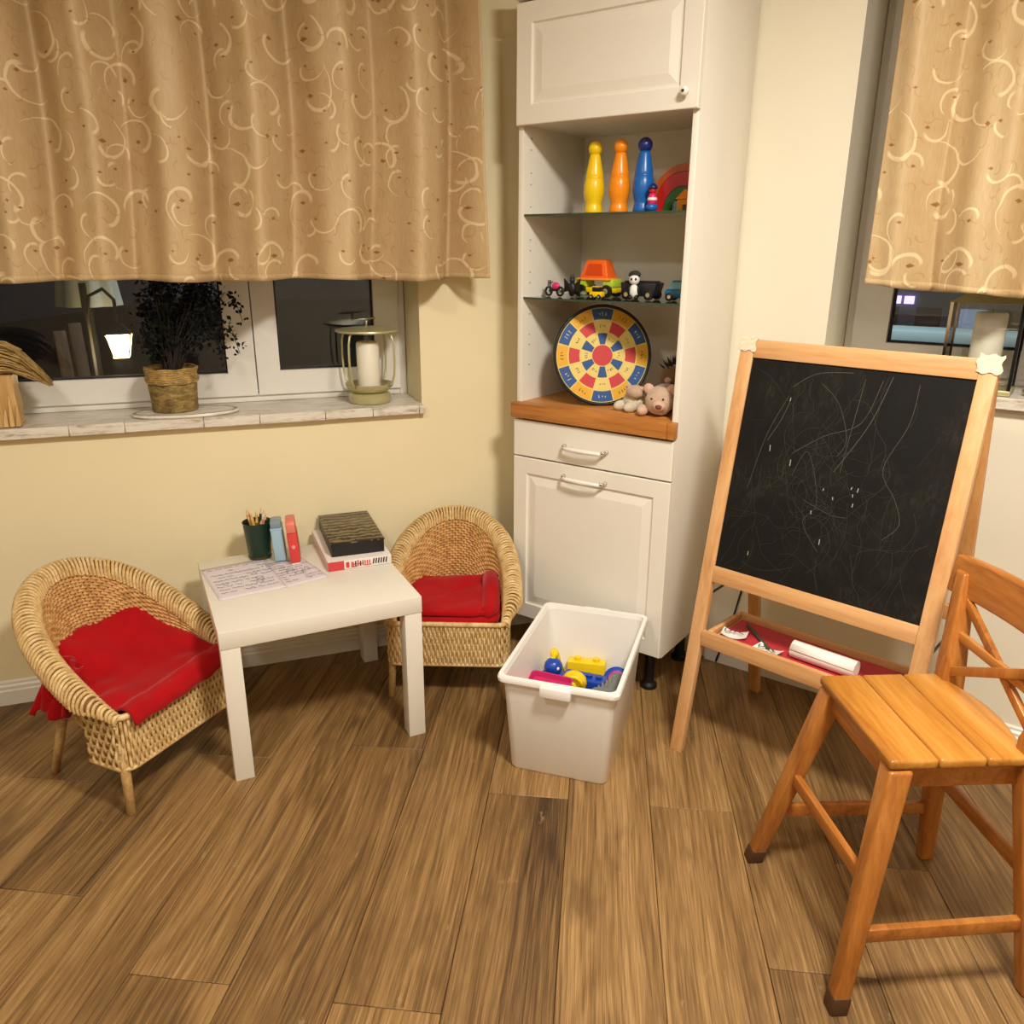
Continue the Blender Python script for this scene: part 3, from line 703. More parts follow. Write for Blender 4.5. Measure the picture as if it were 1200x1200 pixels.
MB().ell((.045, -.018, .074), (.014, .008, .008), 10, 6).build('ear', pk2, h, smooth=True); MB().ell((-.008, -.018, .074), (.014, .008, .008), 10, 6).build('ear', pk2, h, smooth=True)
for x in (-.025, .018): MB().ell((x, -.034, .016), (.014, .028, .016), 12, 8).build('leg', ppale, t, smooth=True)
t = thing('plush_hedgehog', 'brown plush hedgehog with spiky dark fur behind the pinkish plush animal', 'plush toy', on_cab(-.112, .245, ZC), CF[2]+.2)
mbr = plush('plush_brown', (128, 96, 70)); mmar = plush('plush_maroon', (96, 26, 26))
MB().ell((0, 0, .05), (.062, .05, .05), 18, 12, nz=.06).build('body', mmar, t, smooth=True)
h = MB().ell((-.01, -.03, .095), (.048, .042, .034), 18, 12, nz=.06).build('head', mbr, t, smooth=True)
random.seed(9); sp = MB()
for i in range(90):
    a = random.uniform(0, 2*PI); p = random.uniform(0, 1.15); d = Vector((sin(p)*cos(a), .35+sin(p)*sin(a), cos(p))).normalized()
    b0 = Vector((-.01, -.02, .10))+Vector((d.x*.044, d.y*.038, d.z*.032)); sp.tube([b0, b0+d*random.uniform(.02, .036)], [.003, .0004], 4)
s_ = sp.build('spikes', M('dark_bristle', (52, 34, 26), .8), h); s_['kind'] = 'stuff'
MB().ell((-.02, -.072, .088), (.012, .014, .010), 10, 6).build('snout', pk2, h, smooth=True)

# ------------------------------------------------------------------ small table and what lies on it
TF = (-.7509, 1.8365, .4474)
m_tab = M('table_white', (230, 224, 210), .28, var=.015)
tb = thing('side_table', 'low square white side table between the two wicker chairs', 'table', (TF[0], TF[1], 0), TF[2])
MB().box(0, .55, 0, .55, .40, .45).build('table_top', m_tab, tb, bevel=.002)
for x in (0.0015, .4985):
    for y in (.0015, .4985): MB().box(x, x+.05, y, y+.05, 0, .3995).build('leg', m_tab, tb, bevel=.0015)
def on_tab(x, y, z=.4503): return F(TF, x, y, z)
m_paper = M('lavender_paper', (222, 212, 214), .8, var=.03); m_ink = M('violet_ink', (96, 84, 128), .7); m_ink2 = M('pencil_grey', (70, 70, 84), .8)
def sheet(x0, x1, y0, y1, rz, label, seed, inks):
    t = thing('paper_sheet', label, 'paper', on_tab((x0+x1)/2, (y0+y1)/2), TF[2]+rz, 'scribbled sheets on the white table')
    hx, hy = (x1-x0)/2, (y1-y0)/2
    MB().grid(lambda u, v: ((u*2-1)*hx, (v*2-1)*hy, .0006+.0012*(sin(5*u+seed)*sin(4*v))**2), 12, 12).build('sheet', m_paper, t, smooth=True, recalc=False, solid=.0003)
    random.seed(seed); m = MB(); m2 = MB()
    for r in range(9):
        y = hy*.8-r*hy*1.65/9; x = -hx*.85
        while x < hx*.8:
            L = random.uniform(.01, .035); n = int(L/.0025); q = m if random.random() < .6 else m2
            if random.random() < .82:
                q.strip([(x+L*i/n+random.uniform(-.001, .001), y+random.uniform(-.0035, .0035)+.002*sin(i), .0024) for i in range(n+1)], .0019)
            x += L+random.uniform(.002, .008)
    for r in range(5):
        c = (random.uniform(-.6, .6)*hx, random.uniform(-.6, .6)*hy); R = random.uniform(.008, .018)
        m2.strip([(c[0]+R*cos(i*.6)*(1+.1*sin(i)), c[1]+R*.6*sin(i*.6), .0024) for i in range(16)], .001)
    a = m.build('scribble', inks[0], t, recalc=False); b = m2.build('scribble', inks[1], t, recalc=False); a['kind'] = b['kind'] = 'stuff'
sheet(.014, .205, .215, .475, .10, 'lavender sheet covered in scribbles at the left table edge', 3, (m_ink2, m_ink))
t_ = sheet(.195, .325, .235, .44, .22, 'smaller scribbled sheet under the red and blue cases', 6, (m_ink, m_ink2))
# pencil cup
m_green = M('dark_green_plastic', (20, 50, 34), .35); cupx, cupy = .185, .505
t = thing('pencil_cup', 'dark green pencil cup standing on the white table', 'cup', on_tab(cupx, cupy, .4503))
MB().lathe([(.0, 0), (.033, 0), (.034, .002), (.044, .118), (.0455, .12), (.044, .121), (.042, .118), (.032, .004), (0, .004)], 28).build('body', m_green, t, smooth='auto')
MB().lathe([(.0345, .003), (.036, .006), (.0352, .009)], 28, cap=False).build('base_ring', M('brown_band', (70, 58, 30), .5), t, smooth=True)
pcs = [('black', (26, 26, 28)), ('white', (226, 222, 210)), ('dark green', (22, 60, 40)), ('ochre', (206, 160, 70)), ('orange', (226, 140, 70)), ('salmon', (222, 120, 96)), ('red', (190, 40, 34)), ('natural wood', (200, 166, 110)), ('yellow', (232, 200, 60)), ('olive', (110, 116, 50)), ('brown', (96, 62, 36)), ('pink', (222, 146, 140))]
random.seed(21); cx, cy, _ = on_tab(cupx, cupy)
m_lead = M('pencil_tip_wood', (216, 182, 130), .7)
for i, (nm, c) in enumerate(pcs):
    a = 2*PI*i/12+.3; r0, r1 = .012, .030
    p0 = Vector((cx-r0*cos(a)*.5, cy-r0*sin(a)*.5, .456)); p1 = Vector((cx+r1*cos(a), cy+r1*sin(a), .598+random.uniform(-.012, .018)))
    t = thing('pencil', nm+' pencil standing in the dark green cup', 'pencil', p0, 0, 'pencils in the green cup')
    d = p1-p0; L = d.length; t.rotation_euler = d.to_track_quat('Z', 'Y').to_euler()
    MB().lathe([(.0044, 0), (.0044, L-.018)], 6).build('shaft', M('pencil_'+nm.replace(' ', '_'), c, .4), t)
    MB().lathe([(.0044, L-.018), (.0012, L-.006)], 8).build('tip', m_lead, t); MB().lathe([(.0013, L-.007), (0, L)], 6).build('point', M('pencil_'+nm.replace(' ', '_'), c, .4), t)
# upright cases
mlb = M('light_blue_plastic', (158, 190, 206), .35); mred2 = M('coral_red_plastic', (214, 66, 62), .35); mcor = M('coral_lid', (220, 120, 100), .4)
t = thing('marker_case', 'light blue upright case beside the dark green pencil cup', 'case', on_tab(.243, .462, .4515), TF[2]-.2, 'upright cases on the table')
t.rotation_euler[1] = -.06; t.scale = (1.15, 1.1, 1.18)
MB().box(-.016, .016, -.030, .030, .001, .094).build('body', mlb, t, bevel=.005)
MB().box(-.0145, .0145, -.027, .027, .094, .112).build('lid', M('grey_blue_lid', (128, 150, 160), .35), t, bevel=.004)
MB().box(-.0162, .0162, -.0305, .0305, .088, .094).build('collar', mlb, t, bevel=.002)
t = thing('marker_case', 'coral red upright case standing on the scribbled sheet', 'case', on_tab(.283, .425, .4515), TF[2]-.2, 'upright cases on the table')
t.rotation_euler[1] = -.07; t.scale = (1.15, 1.1, 1.18)
MB().box(-.013, .013, -.036, .036, .004, .088).build('body', mred2, t, bevel=.004)
MB().prism([(-.036, .088), (.036, .088), (.036, .112), (.026, .122), (-.026, .122), (-.036, .112)], -.012, .012, 'yz').build('lid', mcor, t, bevel=.003)
MB().box(-.011, .011, -.034, .034, .0005, .004).build('foot', mw, t)
MB().tube([(0, -.0355, .05), (0, -.0385, .05)], .005, 12).build('button', M('pale_coral', (236, 150, 140), .35), t)
# books / boxes
t = thing('game_box', 'flat white and red printed box under the black box', 'box', on_tab(.460, .440), TF[2]-.06)
m_gb = M('box_white', (232, 222, 216), .5, var=.03); m_gr = M('box_red', (206, 62, 66), .5); m_gp = M('box_pink', (226, 190, 180), .5)
MB().box(-.098, .098, -.158, .158, .0005, .030).build('body', m_gb, t, bevel=.0015)
MB().box(-.0985, -.050, -.1588, -.1578, .001, .0295).build('red_panel', m_gr, t)
MB().box(-.0987, -.0975, -.157, .157, .002, .029).build('pink_side', m_gp, t)
mk = MB(); mk2 = MB(); y = -.1583
def bl(q, x0, x1, z0, z1): q.box(x0, x1, y-.0006, y, z0, z1)
bl(mk, -.044, -.034, .006, .024); bl(mk, -.028, -.010, .005, .008); bl(mk, -.028, -.025, .005, .024)
for i in range(5): bl(mk2 if i % 2 else mk, -.024+i*.0075, -.020+i*.0075, .007, .022+.002*(i % 3))
bl(mk, -.024, .010, .013, .0155); bl(mk, .012, .034, .006, .009)
for i in range(3): bl(mk, .013+i*.007, .0165+i*.007, .011, .023)
for i in range(6): mk2.bar((.040+i*.008, y-.0003, .008), (.043+i*.008, y-.0003, .025), .0006, .004, up=(1, 0, 0))
mk.build('print', m_gr, t); mk2.build('print', m_black, t)
t = thing('storage_box', 'black box with gold wavy striped lid on top of the printed box', 'box', on_tab(.468, .462, .481), TF[2]-.09)
MB().box(-.082, .082, -.145, .145, 0, .040).build('body', M('black_card', (22, 18, 16), .45), t, bevel=.0015)
def zebra():
    g = NT('zebra_lid'); o = g.obj()
    wv = g.n('ShaderNodeTexWave', {'Vector': o, 'Scale': 11.0, 'Distortion': 5.0, 'Detail': 2.0, 'Detail Scale': 3.0}, bands_direction='Y').outputs['Fac']
    g.base(g.ramp(wv, [(.42, (26, 20, 14)), (.58, (122, 104, 66))])); g.rough(.35); return g.mat
MB().box(-.084, .084, -.147, .147, .0402, .0445).build('lid', zebra(), t, bevel=.0012)

# ------------------------------------------------------------------ wicker armchairs
def wicker_mat(name, d, m_, l):
    g = NT(name); o = g.obj(); f = g.noise(o, 45, 3, .6); f2 = g.noise(o, 260, 2)
    g.base(g.ramp(g.m('ADD', g.m('MULTIPLY', f, .65), g.m('MULTIPLY', f2, .35)), [(.3, d), (.5, m_), (.7, l)])); g.rough(.5); g.bump(f2, .2, .001); return g.mat
m_wick = wicker_mat('wicker_honey', (158, 108, 56), (202, 154, 92), (230, 190, 130))
m_wick2 = wicker_mat('wicker_pale', (172, 134, 80), (214, 180, 122), (236, 212, 160))
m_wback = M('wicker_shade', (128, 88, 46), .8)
m_cane = wicker_mat('cane_leg', (150, 112, 64), (186, 148, 94), (206, 174, 120))
ZS = .245
def smooth(x, a, b):
    k = max(0, min(1, (x-a)/(b-a))); return k*k*(3-2*k)
def base_pt(t):
    return Vector((-.172*cos(PI*t), -.165+.300*abs(sin(PI*t))**.72, 0))
def crest(t):
    s = abs(sin(PI*t)); return Vector((-.178*cos(PI*t)*(1+.12*s), -.172+.372*s**.75, .262+.240*s**.88))
def roll_r(t):
    e = min(t, 1-t); return .007+.018*smooth(e, 0, .05)-.006*smooth(e, .2, .5)
VR = .76
def rim_strand(t, k):
    q = .004; d = crest(min(1, t+q))-crest(max(0, t-q)); n = Vector((-d.y, d.x, 0)).normalized(); c = crest(t)+n*roll_r(t)
    v = VR-.03+(1.03-VR)*k; p = shell(t+.0, v); o = p-c; o = o.normalized() if v > VR-.01 else (-n)
    return p+o*.0045
def shell(t, v):
    c = crest(t)
    if v <= VR:
        b = base_pt(t); b.z = ZS-.045; k = v/VR; e = k**1.4
        return Vector((b.x+(c.x-b.x)*e, b.y+(c.y-b.y)*e, b.z+(c.z-b.z)*k))
    q = .004; d = crest(min(1, t+q))-crest(max(0, t-q)); n = Vector((-d.y, d.x, 0)).normalized()
    r = roll_r(t); a = (v-VR)/(1-VR)*PI*1.15
    return c+n*r*(1-cos(a))+Vector((0, 0, r*1.15*sin(a)))
def weave(fn, nst, rows, r, amp, t0=0, t1=1, v0=0, v1=1, sub=3, stake_r=None):
    """strands going in and out around upright stakes, as real tubes"""
    m = MB(); n = nst*sub
    for j in range(rows):
        v = v0+(v1-v0)*(j+.5)/rows; pts = []
        for i in range(n+1):
            t = t0+(t1-t0)*i/n; e = .004
            p = fn(t, v); dt = fn(min(1, t+e), v)-fn(max(0, t-e), v); dv = fn(t, min(1, v+.02))-fn(t, max(0, v-.02))
            nn = dt.cross(dv); nn = nn.normalized() if nn.length > 1e-9 else Vector((0, -1, 0))
            pts.append(p+nn*amp*sin(PI*i/sub+PI*(j % 2)+.5))
        m.tube(pts, r, 5, cap=False)
    for i in range(nst+1):
        t = t0+(t1-t0)*i/nst
        m.tube([fn(t, v0+(v1-v0)*k/8) for k in range(9)], stake_r or r*.9, 5, cap=False)
    return m
def wicker_chair(label, loc, rz):
    t = thing('wicker_armchair', label, 'armchair', loc, rz, "children's wicker armchairs")
    b = weave(shell, 58, 36, .0042, .0030, v1=VR+.02)
    o = b.build('backrest', m_wick, t, smooth=True, recalc=False)
    MB().grid(lambda u, v: shell(u, v), 80, 30).build('backing', m_wback, o, smooth=True, recalc=False, solid=.002)
    ov = MB()          # strands laid across the rolled rim, side by side
    cs = [crest(i/600) for i in range(601)]; acc = [0]
    for p, q in zip(cs, cs[1:]): acc.append(acc[-1]+(q-p).length)
    j = 0
    for i in range(0, 106):
        while j < 600 and acc[j] < acc[-1]*i/105: j += 1
        u = j/600; ov.tube([rim_strand(u, k/12) for k in range(13)], .0044, 6, cap=False)
    ov.build('rim', m_wick2, t, smooth=True, recalc=False)
    for u in (0, 1): MB().add([shell(u, VR+(1-VR)*k/12) for k in range(13)], [tuple(range(13))]).build('arm_end', m_wick2, t, recalc=False, solid=.003)
    MB().tube([shell(i/90, 1) for i in range(91)], .005, 8).build('rim_edge', m_wick2, t, smooth=True)
    # seat: hoop, woven seat disc, front apron and side aprons
    hoop = [base_pt(i/40)+Vector((0, 0, ZS-.05)) for i in range(41)]
    MB().tube(hoop+[hoop[0]], .010, 8).build('seat_hoop', m_cane, t, smooth=True)
    st = MB(); pl = [(base_pt(i/40).x, base_pt(i/40).y) for i in range(41)]
    st.prism(pl, ZS-.03, ZS-.004); st.build('seat', m_wick, t)
    def apron(s, v):   # front face with rounded corners, wraps to the sides
        L = .19
        if s < .12: k = s/.12; p = Vector((-L, -.06-.10*k, 0))
        elif s > .88: k = (s-.88)/.12; p = Vector((L, -.16+.10*k, 0))
        else:
            k = (s-.12)/.76; p = Vector((-L+2*L*k, -.182, 0))
            e = min(k, 1-k)
            if e < .08: p.y += .022*(1-e/.08)**2
        p.z = .128+.135*v - .0*v
        return p
    a = weave(lambda p, q: apron(q, p), 6, 74, .0043, .0034, sub=4); ao = a.build('apron', m_wick2, t, smooth=True, recalc=False)
    MB().grid(lambda u, v: apron(u, v)+Vector((0, .004, 0)), 60, 4).build('backing', m_wback, ao, recalc=False, solid=.002)
    MB().tube([apron(i/60, 1)+Vector((0, 0, .004)) for i in range(61)], .0085, 8).build('apron_edge', m_wick2, ao, smooth=True)
    MB().tube([apron(i/60, 0)-Vector((0, 0, .002)) for i in range(61)], .006, 8).build('apron_edge', m_wick2, ao, smooth=True)
    for x, y, x1, y1 in ((-.176, -.160, -.186, -.168), (.176, -.160, .186, -.168), (-.130, .095, -.150, .150), (.130, .095, .150, .150)):
        MB().tube([(x, y, ZS-.05), (x1, y1, .001), (x1, y1, 0)], [.0125, .011, .009], 12).build('leg', m_cane, t, smooth=True)
    for sy in (-1, 1): MB().tube([(sy*.170, -.15, .19), (sy*.135, .10, .185)], .008, 8).build('stretcher', m_cane, t, smooth=True)
    return t
CL = (-1.058, 1.958, 66*PI/180); CR = (-.198, 2.447, -.03)
wicker_chair('wicker armchair at the left wall with a large red cloth spilling over it', (CL[0], CL[1], 0), CL[2]).scale = (1.05, 1.05, 1.05)
wicker_chair('wicker armchair beside the cabinet with a folded red blanket on it', (CR[0], CR[1], 0), CR[2])
def cloth_mat():
    g = NT('red_fleece'); o = g.obj(); f = g.noise(o, 14, 3); g.base(g.mix(f, lin((150, 8, 16)), lin((186, 14, 22)))); g.rough(.92)
    g.b.inputs['Sheen Weight'].default_value = .3; g.b.inputs['Sheen Tint'].default_value = (1, .3, .3, 1); g.b.inputs['Specular IOR Level'].default_value = .15
    g.bump(g.noise(o, 420, 3), .35, .002); return g.mat
m_red = cloth_mat()
# left chair: cloth over the seat, up towards the back, front corner over the edge
def clothL(u, v):
    x = -.165+.335*u; y = -.207+.367*v
    lim = .172*math.sqrt(max(.02, 1-max(0, (y+.02)/.2)**2)) if y > -.02 else .172
    x = max(-lim, min(lim, x))
    z = ZS+.030+.010*sin(7*x+3*y)+.075*smooth(y, .0, .17)+.05*smooth(x, .02, .17)*smooth(y, -.1, .1)
    z += .012*noise.noise(Vector((x*16, y*16, 1)))+.008*sin(26*(x*.6+y))*smooth(v, .1, .5)
    z += .018*smooth(-y, .13, .17)
    if v < .04: z -= .034*(1-v/.04)
    return Vector((x, y, z))
t = thing('red_cloth', 'red fleece cloth spread over the seat of the left wicker armchair', 'cloth', (CL[0], CL[1], 0), CL[2], 'red fleece cloths on the wicker chairs'); t.scale = (1.05, 1.05, 1.05)
MB().grid(clothL, 60, 60).build('spread', m_red, t, smooth=True, recalc=False, solid=.008)
def drape(u, v):       # loose end of the cloth hanging out under the arm
    x = -.128-.052*v-.012*sin(11*u+3*v)-.008*sin(23*u); y = .005+.125*u+.02*(v-.5)
    return Vector((x, y, .34-.115*v-.015*sin(7*u)-.02*u*v))
MB().grid(drape, 30, 16).build('hanging_corner', m_red, t, smooth=True, recalc=False, solid=.014)
# right chair: folded blanket
t = thing('red_blanket', 'folded red fleece blanket lying on the right wicker armchair', 'blanket', (CR[0], CR[1], 0), CR[2], 'red fleece cloths on the wicker chairs')
def blanket(z0, z1, xs, y0, y1, rise, seed):
    m = MB(); n, k = 56, 28
    def f(u, v):
        a = 2*PI*u; p = PI*(v-.5)
        sx = math.copysign(abs(cos(a))**.35, cos(a)); sy = math.copysign(abs(sin(a))**.35, sin(a)); c = abs(cos(p))**.4; sz = math.copysign(abs(sin(p))**.6, sin(p))
        x = xs*sx*c; y = (y0+y1)/2+(y1-y0)/2*sy*c; z = (z0+z1)/2+(z1-z0)/2*sz
        lim = .168-.02*max(0, y/.12); x = max(-lim, min(lim, x))
        k_ = smooth(y, -.05, .12)
        z += rise*k_*(.75+.25*sin(x*17+1.2)+.45*smooth(x, .07, .14))
        z += .010*noise.noise(Vector((x*14, y*14, seed)))*(1+k_)
        return Vector((x, y, z))
    m.grid(f, n, k); return m
blanket(ZS+.003, ZS+.032, .166, -.165, .13, .02, 1).build('lower_fold', m_red, t, smooth=True, recalc=False)
blanket(ZS+.026, ZS+.058, .162, -.150, .125, .016, 4).build('upper_fold', m_red, t, smooth=True, recalc=False)
MB().tube([(.118, -.145, ZS+.044), (.128, -.12, ZS+.042), (.13, -.02, ZS+.055), (.125, .06, ZS+.085)], [.020, .025, .030, .030], 12).build('rolled_corner', m_red, t, smooth=True)

# ------------------------------------------------------------------ white storage bin and toys in it
BF = (-.043, 1.884, -.31)
bn = thing('storage_bin', 'white plastic storage bin full of toys in front of the cabinet', 'storage bin', (BF[0], BF[1], 0), BF[2])
BX, BY, BH = .335, .503, .305
m_bin = M('bin_white', (240, 236, 230), .38, var=.015)
def rr(x0, x1, y0, y1, r, z, n=5):
    out = []
    for cx_, cy_, a0 in ((x1-r, y1-r, 0), (x0+r, y1-r, PI/2), (x0+r, y0+r, PI), (x1-r, y0+r, 1.5*PI)):
        out += [(cx_+r*cos(a0+PI/2*i/n), cy_+r*sin(a0+PI/2*i/n), z) for i in range(n+1)]
    return out
def loft(rings, capA=True, capB=True):
    m = MB(); n = len(rings[0]); vs = [p for r in rings for p in r]; fs = []
    for i in range(len(rings)-1):
        for j in range(n): fs.append((i*n+j, i*n+(j+1) % n, (i+1)*n+(j+1) % n, (i+1)*n+j))
    if capA: fs.append(tuple(range(n-1, -1, -1)))
    if capB: fs.append(tuple(range((len(rings)-1)*n, len(rings)*n)))
    return m.add(vs, fs)
i0 = .03
loft([rr(i0+.004, BX-i0-.004, i0+.012, BY-i0-.012, .02, .0), rr(i0, BX-i0, i0+.008, BY-i0-.008, .022, .006), rr(.014, BX-.014, .014, BY-.014, .022, BH-.012), rr(.017, BX-.017, .017, BY-.017, .02, BH-.012), rr(i0+.003, BX-i0-.003, i0+.011, BY-i0-.011, .02, .010), rr(i0+.007, BX-i0-.007, i0+.015, BY-i0-.015, .018, .006)]).build('body', m_bin, bn, smooth='auto')
loft([rr(.0145, BX-.0145, .0145, BY-.0145, .022, BH-.016), rr(.001, BX-.001, .001, BY-.001, .022, BH-.016), rr(0, BX, 0, BY, .022, BH-.006), rr(.003, BX-.003, .003, BY-.003, .022, BH), rr(.013, BX-.013, .013, BY-.013, .022, BH), rr(.0165, BX-.0165, .0165, BY-.0165, .02, BH-.012), rr(.0145, BX-.0145, .0145, BY-.0145, .022, BH-.016)], False, False).build('rim', m_bin, bn, smooth='auto')
for y, s in ((.0, -1), (BY, 1)):
    h = loft([[(x, y+s*d, z) for x, z in ((BX/2-.042, BH-.034), (BX/2+.042, BH-.034), (BX/2+.042, BH-.004), (BX/2-.042, BH-.004))] for d in (-.008, .008, .014)]); h.build('handle', m_bin, bn, bevel=.004)
def binp(x, y, z): return F(BF, x, y, z)
G = 'toys in the white bin'
gry = M('grey_plastic', (112, 116, 112), .45); mbr2 = M('royal_blue', (20, 66, 170), .3); mpk2 = M('raspberry', (196, 44, 104), .4); mpur = M('magenta_plastic', (150, 44, 120), .35)
t = thing('toy_bird', 'round glossy blue toy bird at the left of the bin', 'toy', binp(0.074, 0.330, 0.0880), BF[2]+.4, G); t.scale = (1.2, 1.2, 1.2)
MB().ell((0, 0, .03), (.038, .034, .034)).build('body', mbr2, t, smooth=True); h = MB().ell((0, -.005, .072), (.024, .024, .024)).build('head', mbr2, t, smooth=True)
MB().lathe([(.008, 0), (0, .02)], 8, (0, 0, .092)).build('crest', my, h); MB().ell((.008, -.024, .076), (.005, .004, .005), 8, 5).build('eye', mw, h, smooth=True)
MB().lathe([(.026, -.066), (.03, -.02), (.02, .0)], 16).build('base', mdb, t, smooth=True)
t = thing('toy_rose', 'yellow coiled plastic flower toy in the middle of the bin', 'toy', binp(0.148, 0.302, 0.1230), BF[2], G); t.scale = (1.15, 1.15, 1.15)
MB().ell((0, 0, .022), (.034, .026, .030)).build('body', my, t, smooth=True)
MB().tube([((.028-.0018*i)*cos(i*.55), -.026-.0006*i, .03+(.026-.0016*i)*sin(i*.55)) for i in range(16)], .006, 8).build('spiral', my, t, smooth=True)
MB().lathe([(.024, -.099), (.026, -.01)], 14).build('pot', mo, t)
t = thing('toy_giraffe', 'yellow toy giraffe neck rising behind the yellow flower toy', 'toy', binp(0.073, 0.415, 0.0080), BF[2]+.2, G); t.scale = (1.2, 1.2, 1.2)
MB().ell((0, 0, .06), (.028, .04, .03)).build('body', my, t, smooth=True); MB().tube([(0, 0, .075), (-.006, -.015, .12), (-.01, -.03, .155)], [.018, .012, .010], 10).build('neck', my, t, smooth=True)
MB().ell((-.012, -.042, .16), (.012, .02, .012)).build('head', my, t, smooth=True)
for x in (-.016, .016):
    for y_ in (-.022, .022): MB().tube([(x, y_, 0), (x, y_, .045)], .007, 8).build('leg', mo, t)
t = thing('toy_block_rail', 'long royal blue toy beam lying across the bin', 'toy', binp(0.164, 0.375, 0.0817), BF[2]-.05, G); t.scale = (1.1, 1.1, 1.1)
MB().box(-.062, .062, -.026, .026, 0, .044).build('beam', mbr2, t, bevel=.006)
for i in range(4): MB().lathe([(.009, 0), (.009, .008)], 12, (-.042+.028*i, 0, .044)).build('stud', mbr2, t)
for x in (-.04, .04): MB().box(x-.012, x+.012, -.02, .02, -.068, 0).build('pillar', mdb, t, bevel=.003)
t = thing('toy_brick', 'flat yellow toy brick behind the royal blue beam', 'toy', binp(0.156, 0.44, 0.0080), BF[2]+.1, G); t.scale = (1.2, 1.2, 1.2)
MB().box(-.05, .05, -.018, .018, 0, .118).build('body', my, t, bevel=.004); MB().lathe([(.009, 0), (.009, .008)], 12, (-.025, 0, .118)).build('stud', my, t); MB().lathe([(.009, 0), (.009, .008)], 12, (.025, 0, .118)).build('stud', my, t)
t = thing('toy_disc', 'round blue and magenta toy disc at the right side of the bin', 'toy', binp(0.255, 0.428, 0.1000), BF[2], G); t.scale = (1, 1, 1)
t.rotation_euler = (.9, .15, BF[2]+.1)
MB().lathe([(.0, 0), (.036, .0), (.042, .008), (.042, .018), (.036, .022)], 26).build('body', mbr2, t, smooth='auto'); MB().lathe([(.030, .0222), (.028, .032), (.012, .036), (0, .036)], 22).build('dome', mpur, t, smooth='auto')
t = thing('toy_tray', 'raspberry pink toy tray along the front left of the bin', 'toy', binp(0.088, 0.240, 0.1560), BF[2]-.1, G); t.scale = (1, 1, 1)
t.rotation_euler[0] = .2
loft([rr(-.062, .062, -.03, .03, .012, 0), rr(-.066, .066, -.034, .034, .014, .02), rr(-.062, .062, -.03, .03, .012, .02), rr(-.058, .058, -.026, .026, .01, .004)]).build('tray', mpk2, t, smooth='auto'); MB().box(-.05, .05, -.022, .022, -.138, .0).build('base', mpk2, t, bevel=.004)
t = thing('toy_dinosaur', 'grey toy dinosaur lying in the front right of the bin', 'toy', binp(0.235, 0.252, 0.0080), BF[2]+1.15, G); t.scale = (1.4, 1.4, 1.4)
MB().tube([(-.06, 0, .07), (-.035, .005, .085), (0, 0, .09), (.03, -.005, .088), (.06, .004, .105), (.075, .002, .118)], [.004, .014, .026, .022, .012, .006], 12).build('body', gry, t, smooth=True)
for x, y_ in ((-.015, -.02), (-.015, .02), (.02, -.02), (.02, .02)): MB().tube([(x, y_, 0), (x, y_*.8, .08)], [.010, .013], 8).build('leg', gry, t, smooth=True)
for i in range(7):
    MB().prism([(-.035+.014*i, .098), (-.025+.014*i, .098), (-.030+.014*i, .124)], -.002, .002, 'xz').build('plate', M('pale_grey_plate', (150, 152, 136), .5), t)
t = thing('toy_boy_figure', 'small yellow and orange toy figure beside the grey dinosaur', 'toy', binp(0.188, 0.245, 0.1124), BF[2], G); t.scale = (1.2, 1.2, 1.2)
MB().lathe([(.014, -.085), (.013, 0), (.010, .02)], 12).build('body', mo, t, smooth=True); MB().ell((0, 0, .03), (.011, .011, .012)).build('head', my, t, smooth=True)
for s in (-1, 1): MB().tube([(s*.01, 0, .012), (s*.022, -.004, .026)], .005, 8).build('arm', my, t, smooth=True)
t = thing('toy_building_block', 'orange topped blue toy block in the right corner of the bin', 'toy', binp(0.264, 0.357, 0.0080), BF[2]-.2, G); t.scale = (1.05, 1.05, 1.05)
MB().box(-.022, .022, -.03, .03, 0, .085).build('block', M('steel_blue', (30, 92, 160), .35), t, bevel=.003); MB().box(-.022, .022, -.03, .03, .0855, .118).build('top', M('brick_orange', (226, 110, 50), .4), t, bevel=.003)
for i in (-1, 1): MB().lathe([(.008, 0), (.008, .006)], 12, (0, i*.014, .118)).build('stud', M('brick_orange', (226, 110, 50), .4), t)

# ------------------------------------------------------------------ chalkboard easel
EF = (.463, 2.004, -.762); EW, EH, TLT = .612, 1.188, .18
pine = wood('pine', (190, 132, 80), (214, 162, 108), (230, 186, 136), 2, .8, .4)
pine_h = wood('pine_rail', (190, 132, 80), (214, 162, 108), (230, 186, 136), 0, .8, .4)
pine_d = wood('pine_rear', (176, 114, 58), (204, 146, 84), (222, 170, 112), 2, .8, .45)
ea = thing('easel', 'pine A-frame easel with a black chalkboard in front of the right wall', 'easel', (EF[0], EF[1], 0), EF[2])
def fp(x, s, d=0):   # point on the front frame: x across, s along the slope, d = offset towards the back
    return Vector((x, s*sin(TLT)+d*cos(TLT), s*cos(TLT)-d*sin(TLT)))
def slab(x0, x1, s0, s1, d0, d1):
    return MB().hexa([fp(x0, s0, d0), fp(x1, s0, d0), fp(x1, s0, d1), fp(x0, s0, d1), fp(x0, s1, d0), fp(x1, s1, d0), fp(x1, s1, d1), fp(x0, s1, d1)])
LW_ = .038
for x0 in (0, EW-LW_):
    m = slab(x0, x0+LW_, .012, EH, 0, .022)
    for i in range(4): m.v[i] = (m.v[i][0], m.v[i][1], 0.0)
    m.build('leg', pine, ea, bevel=.002)
slab(LW_, EW-LW_, 1.137, 1.184, .001, .021).build('top_rail', pine_h, ea, bevel=.002)
slab(LW_, EW-LW_, .520, .566, .001, .021).build('bottom_rail', pine_h, ea, bevel=.002)
